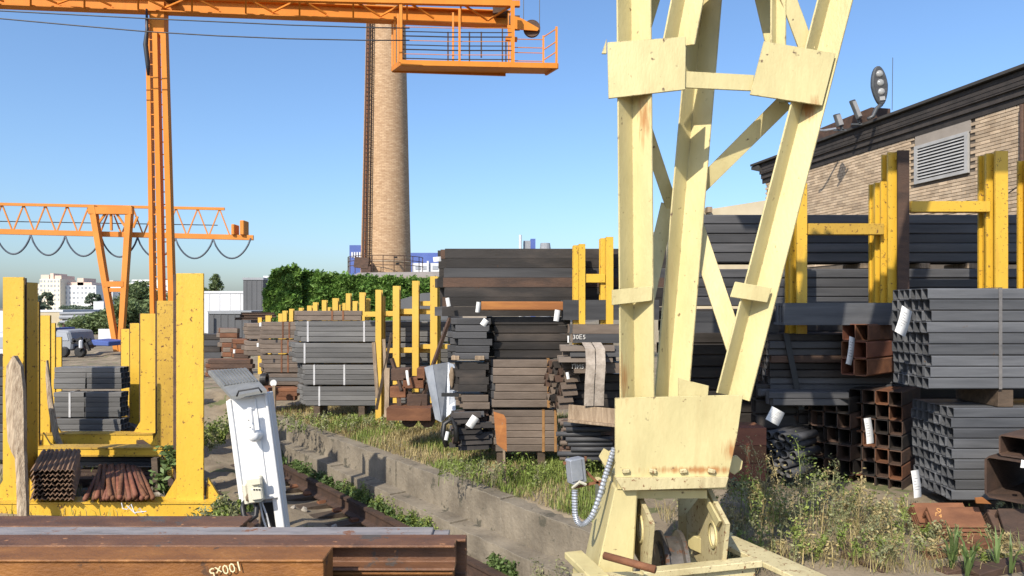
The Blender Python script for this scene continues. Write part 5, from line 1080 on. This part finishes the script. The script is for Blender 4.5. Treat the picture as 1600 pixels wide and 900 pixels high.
# ------------------------------------------------------------------ white switch box
def switch_box():
    d = 4.4; tl = R(-7.6); up = Vector((math.sin(tl), 0, math.cos(tl))); rt_ = Vector((math.cos(tl), 0, -math.sin(tl)))
    O = W(374, 786, d); Bq = lambda u, v, w=0: O + rt_ * u + up * v + Vector((0, w, 0))
    t = thing('switch_box', 'leaning white steel switch cabinet with lever and grey louvred lid', 'switch cabinet', Bq(.24, -1.2))
    def bx(nm, u0, u1, v0, v1, w0, w1, mat, bev=.004):
        P = [Bq(u, v, w) for u in (u0, u1) for w in (w0, w1) for v in (v0, v1)]
        return MB().add(P, [(0, 1, 3, 2), (4, 6, 7, 5), (0, 4, 5, 1), (2, 3, 7, 6), (0, 2, 6, 4), (1, 5, 7, 3)]).build(nm, M[mat], t, bevel=bev)
    bx('cabinet', .03, .245, .0, .655, 0, .16, 'white'); bx('side_flange', -.015, .03, .012, .64, .035, .15, 'white'); bx('edge_strip', .018, .036, 0, .65, -.012, .03, 'white')
    bx('post', .198, .265, -1.2, .66, .02, .09, 'white'); bx('post_flange', .245, .262, -1.2, .662, -.01, .02, 'white')
    bx('door_rib', .178, .190, .02, .64, -.008, .0, 'white', .002); bx('hinge', .006, .02, .50, .545, .02, .036, 'white'); bx('hinge', .006, .02, .08, .12, .02, .036, 'rust')
    # lid
    a, b, c, e = W(325, 579, 4.85), W(385, 575, 4.85), W(417, 609, 4.32), W(362, 619, 4.32)
    ld = MB().plate([a, b, c, e], .022, (0, 0, -1)).build('lid', M['lid_grey'], t)
    for i in range(11):
        u = (i + .6) / 11.5; p, q = a.lerp(b, u), e.lerp(c, u); MB().bar(p.lerp(q, .06) + Vector((0, 0, .006)), p.lerp(q, .66) + Vector((0, 0, .006)), .010, .012).build('louvre_rib', M['lid_grey'], ld)
    MB().tube([W(370, 619, 4.29), W(373, 611, 4.27), W(404, 606, 4.27), W(409, 613, 4.29)], .006, 6).build('lid_handle', M['char_steel'], ld, smooth=True)
    # lever
    hub = W(398.5, 681, d - .05); MB().lathe([(0, -.05), (.026, -.045), (.034, -.02), (.034, .05), (.05, .052)], hub, 20, 'Y').build('lever_hub', M['white'], t, smooth=True)
    MB().bar(hub + Vector((0, -.035, 0)), W(390, 637, d - .085), .032, .022, (0, -1, 0)).build('lever_arm', M['white'], t, bevel=.006)
    for k in (.35, .6): MB().lathe([(0, -.004), (.004, -.004), (.004, 0)], hub.lerp(W(390, 637, d - .085), k) + Vector((0, -.047, 0)), 8, 'Y').build('lever_rivet', M['black'], t)
    # sockets
    MT = Matrix.Rotation(tl, 3, 'Y')
    for nm, c_, s_, m_ in (('socket', W(400, 764, d - .03), (.078, .09, .155), 'cream_plastic'), ('socket_cover', W(400.5, 752, d - .085), (.066, .02, .05), 'cream_plastic'), ('socket_cover', W(401.5, 772, d - .085), (.07, .02, .075), 'cream_plastic'), ('conduit_box', W(386, 771, d - .01), (.03, .06, .13), 'cream_plastic')):
        MB().box(c_, s_, MT).build(nm, M[m_], t, bevel=.008)
    sl = MB()
    for k in range(3): sl.box(W(397 + 4 * k, 765, d - .097), (.009, .006, .008), MT)
    sl.build('socket_slot', M['dark_void'], t)
    sk = W(389, 783, d - .02); MB().lathe([(.0, -.0), (.022, .004), (.026, .03), (.02, .05)], sk, 12).build('cable_grommet', M['wood'], t, smooth=True)
    MB().tube([W(383, 783, d), W(379, 792, d - .03), W(381, 806, d - .06), W(391, 813, d - .06), W(400, 806, d - .04), W(401, 793, d - .02), W(397, 780, d)], .016, 8).build('black_cable', M['black'], t, smooth=True)
    for i, pts in enumerate((((404, 785), (407, 800), (405, 826)), ((409, 785), (416, 803), (422, 826)), ((406, 786), (411, 810), (417, 828)))): MB().tube([W(x, y, d + .03) for x, y in pts], .006, 5).build('loose_wire', M['white' if i else 'wood'], t)
    MB().plate([W(404, 786, d + .1), W(430, 784, d + .1), W(436, 830, d + .1), W(410, 830, d + .1)], .02).build('back_plate', M['black'], t)
switch_box()

# ------------------------------------------------------------------ foreground beams
def fg():
    def prof(name, lab, pr, d_end_x, mat, x0=-4.6, chan=False):
        mb = MB(); P = [(-y, z) for y, z in pr]; mb.prism(P, (x0, 0, 0), (d_end_x, 0, 0)); o = mb.build(name, M[mat], bevel=.004); return tag(o, lab, 'beam')
    def U(y0, y1, z0, z1, t=.012, lip=.02):   # channel with its hollow to the camera
        return [(y0, z1), (y0, z1 - t), (y1 - lip, z1 - t * 1.4), (y1 - lip, z0 + t * 1.4), (y0, z0 + t), (y0, z0), (y1, z0), (y1, z1)]
    def Hb(y0, y1, z0, z1, t=.014):
        m = (y0 + y1) / 2; return [(y0, z1), (y0, z1 - t), (m - t, z1 - t * 1.3), (m - t, z0 + t * 1.3), (y0, z0 + t), (y0, z0), (y1, z0), (y1, z0 + t), (m + t, z0 + t * 1.3), (m + t, z1 - t * 1.3), (y1, z1 - t), (y1, z1)]
    prof('steel_beam', 'rearmost brown beam of the foreground pile beside switch cabinet foot', Hb(3.62, 3.80, 1.03, wz(806, 3.8)), wx(384, 3.7), 'fg_rust')
    prof('steel_beam', 'beam with pale grey worn top flange in the foreground pile', Hb(3.35, 3.50, 1.03, 1.208), wx(675, 3.4), 'fg_grey')
    prof('steel_beam', 'grey beam end showing past the pale flange beam', Hb(3.40, 3.5, 1.0, 1.195), wx(702, 3.45), 'fg_grey', x0=wx(600, 3.4))
    prof('steel_beam', 'brown channel beam with hollow dark side facing the viewer', U(3.165, 3.26, 1.112, 1.228), wx(711, 3.18), 'fg_rust')
    prof('steel_beam', 'brown channel beam behind the hollow one, reaching furthest right', U(3.265, 3.34, 1.03, 1.222), wx(728, 3.26), 'fg_rust')
    prof('steel_beam', 'lower orange rust beam under the hollow brown channel', Hb(3.18, 3.34, .95, 1.104), wx(708, 3.18), 'fg_orange')
    o = prof('steel_beam', 'front orange rust beam with chalk number at the bottom edge', U(2.88, 3.04, 1.06, 1.266, .01, .15), wx(507, 2.9), 'fg_orange')
    text_part('chalk_number', '100x5', .056, Matrix.Translation(W(352, 889, 2.874)) @ Matrix.Rotation(R(90), 4, 'X') @ Matrix.Rotation(R(180 + 14), 4, 'Z'), M['chalk'], o, .0008)
    prof('steel_beam', 'bottom layer beam carrying the foreground pile', Hb(2.9, 3.1, .86, 1.05), wx(560, 2.9), 'fg_rust')
    for x in (-1.35, -2.8, -4.2):
        for k in range(4): tag(MB().box2((x + .05 * (k % 2), 2.75, -.06 + k * .235), (x + .22, 3.95, -.06 + k * .235 + .23)).build('timber_bearer', M['wood_dark'], bevel=.01), 'dark timber bearer stacked under the foreground beams', 'timber', 'bearers under the foreground beams')
fg()

# ------------------------------------------------------------------ grasses and weeds
def grass():
    r = random.Random(77)
    V = {k: ([], []) for k in ('grass_dry', 'grass_green', 'weed_green', 'weed_pale')}
    def patch(x, y): return math.sin(x * 2.1 + 1.3 * math.sin(y * 1.7)) * math.cos(y * 1.9 - x * .7)
    for i in range(120000):            # bank beside the wall
        t = r.uniform(-4, 9.5); s = .64 + 4.2 * r.random() ** 1.1; p = TS(t, s, gz(s) + .02)
        if p.y < 6.1 or p.y > 16: continue
        if p.x > 1.3: continue
        pa = patch(p.x, p.y) + r.gauss(0, .3); green = pa + (.5 if p.y < 10.5 else -.55) > .0
        if t > 1 and s < 1.1 and r.random() < .45: continue
        if pa < -.55 and r.random() < .7: continue
        k = 'grass_green' if green else 'grass_dry'
        h = r.uniform(.03, .15) * (1.4 if pa > .4 else 1)
        blade(*V[k], p, h, .0035 + .0012 * p.y / 8, r.uniform(0, 6.28), r.uniform(.1, .8), r)
    for i in range(260):              # weeds on the bank
        t = r.uniform(-3.5, 8); s = .8 + 3.4 * r.random(); p = TS(t, s, .02)
        if p.y < 6.2 or (p.x > 1.2 and p.y > 8) or patch(p.x, p.y) < -.1 or (t > 1.5 and r.random() < .75): continue
        weed(*V['weed_pale' if r.random() < .35 else 'grass_green'], p, r.uniform(.12, .34), r, 4, .024)
    for i in range(70):              # along the foot of the middle stacks
        x = r.uniform(690, 960); p = W(x, 730, 9.4) ; p.z = .02; p.y = 9.2 + r.uniform(-.3, .35)
        weed(*V['grass_green' if r.random() < .6 else 'weed_pale'], p, r.uniform(.15, .4), r, 5, .024)
    for i in range(150):
        x = r.uniform(420, 680); p = W(x, 640, 13.4 + r.uniform(-.8, .3)); p.z = .02; weed(*V['weed_pale' if r.random() < .5 else 'grass_green'], p, r.uniform(.12, .34), r, 4, .028)
    def rail_weeds(t0, t1, n, h0, h1, k, ls, s0=.03, s1=.26):
        for i in range(n): p = TS(r.uniform(t0, t1), r.uniform(s0, s1), -.86); weed(*V[k], p, r.uniform(h0, h1), r, 7, ls, .2, 5)
    rail_weeds(2.6, 6.5, 110, .12, .36, 'weed_green', .034, .09, .16); rail_weeds(1.2, 2.6, 30, .15, .34, 'weed_green', .034, .09, .16); rail_weeds(-.1, .55, 26, .15, .34, 'weed_green', .042, .09, .16)
    rail_weeds(1.4, 4.4, 60, .2, .45, 'grass_green', .022, .09, .16)
    rail_weeds(-1.9, -.5, 80, .2, .6, 'weed_pale', .02, .1, .2); rail_weeds(-3.2, -1.5, 60, .15, .38, 'weed_green', .045, .09, .15); rail_weeds(6, 11, 150, .15, .4, 'weed_green', .04, .05, .5)
    # tall weeds in front of the right stacks
    for i in range(250):
        x = 1.75 + 3.0 * r.random(); y = 6.15 + 1.75 * r.random()
        hh = .30 + .52 * math.exp(-((x - 3.0) / .75) ** 2) + .12 * math.exp(-((x - 4.1) / .4) ** 2)
        if y < 6.7: hh *= .45
        if x > 3.8: hh *= .4
        weed(*V[r.choice(('weed_pale', 'weed_pale', 'grass_green', 'grass_dry', 'grass_dry'))], Vector((x, y, .02)), hh * r.uniform(.4, 1.15), r, 8, .019, .3, 7)
    for i in range(7000):
        x = 1.6 + 4.2 * r.random(); y = 6.0 + 1.9 * r.random()
        if patch(x * 1.7, y * 1.7) < r.uniform(-.6, .5) or (x > 3.9 and r.random() < .6): continue
        blade(*V['grass_dry' if r.random() < .88 else 'grass_green'], Vector((x, y, .02)), r.uniform(.05, .24), .003, r.uniform(0, 6.28), r.uniform(.3, 1.3), r)
    for i in range(9):   # broad leaved plants bottom right
        p = W(r.uniform(1490, 1590), 900, 6.0); p.z = .05; p.y += r.uniform(-.2, .3)
        for k in range(6): blade(*V['weed_green'], p, r.uniform(.2, .42), .014, r.uniform(0, 6.28), r.uniform(.2, .7), r)
    # left side, near the switch cabinet and below the rack
    for i in range(120): p = Vector((wx(r.uniform(322, 352), 12), 12 + r.uniform(-1, 1.5), -.05)); weed(*V['grass_green' if i % 3 else 'weed_pale'], p, r.uniform(.15, .5), r, 7, .035)
    for i in range(60): p = Vector((wx(r.uniform(340, 386), 8), 7.6 + r.uniform(-.6, .6), -.1)); weed(*V['weed_pale' if i % 2 else 'grass_green'], p, r.uniform(.08, .28), r, 7, .028)
    for i in range(3500):
        t = r.uniform(-2, 12); s = r.uniform(-5.5, -2.6); p = TS(t, s, gz(s)); blade(*V['grass_dry' if r.random() < .6 else 'grass_green'], p, r.uniform(.04, .2), .005, r.uniform(0, 6.28), r.uniform(.1, .8), r)
    lab = {'grass_dry': 'dry straw coloured grass on the bank', 'grass_green': 'short green grass on the bank and yard', 'weed_green': 'bright green leafy weeds along the rail', 'weed_pale': 'dusty pale green weeds around the stacks'}
    for k, (v, f) in V.items(): tag(tri_mesh({'grass_dry': 'dry_grass', 'grass_green': 'green_grass', 'weed_green': 'green_weeds', 'weed_pale': 'dusty_weeds'}[k], M[k], v, f), lab[k], {'grass_dry': 'grass', 'grass_green': 'grass'}.get(k, 'weeds'), kind='stuff')
    # climbing plant inside the left rack
    pt = thing('climbing_plant', 'green leafy plant growing up inside the left rack post', 'plant', W(262, 775, 8.5)); v, f = [], []
    for i in range(330):
        y = r.uniform(697, 768); x = 257 + 9 * math.sin(y * .09) + r.gauss(0, 5 + (y < 725) * 3); leaf(v, f, W(x, y, 8.35 + r.uniform(-.15, .15)), r.uniform(.03, .06), r)
    tri_mesh('leaves', M['weed_green'], v, f, pt); MB().tube([W(262, 775, 8.5), W(260, 740, 8.4), W(252, 705, 8.35)], .012, 6).build('stem', M['bark'], pt)
    tag(MB().bar(W(246, 768, 8.3), W(243, 715, 8.3), .07, .07).build('timber_stub', M['wood_dark']), 'dark timber stub standing inside left rack by the plant', 'timber')
    # stones beside the track
    for i in range(46):
        t = r.uniform(-1.5, 7); s = r.uniform(-2.9, -.25); z = gz(s); sz = r.uniform(.02, .07) * (1.6 if s < -2 else 1)
        bm2 = bmesh.new(); bmesh.ops.create_icosphere(bm2, subdivisions=1, radius=sz)
        for vv in bm2.verts: vv.co *= r.uniform(.7, 1.2)
        me = bpy.data.meshes.new('stone'); bm2.to_mesh(me); bm2.free(); me.materials.append(M['stone']); o = bpy.data.objects.new('stone', me); COL.objects.link(o); o.location = TS(t, s, z + sz * .3); o.rotation_euler = (r.random() * 3, r.random() * 3, 0)
        tag(o, 'small grey stone lying on the sandy rail bed', 'stone', 'stones on the rail bed')
grass()
for o in list(bpy.data.objects):
    if '_root' in o: del o['_root']
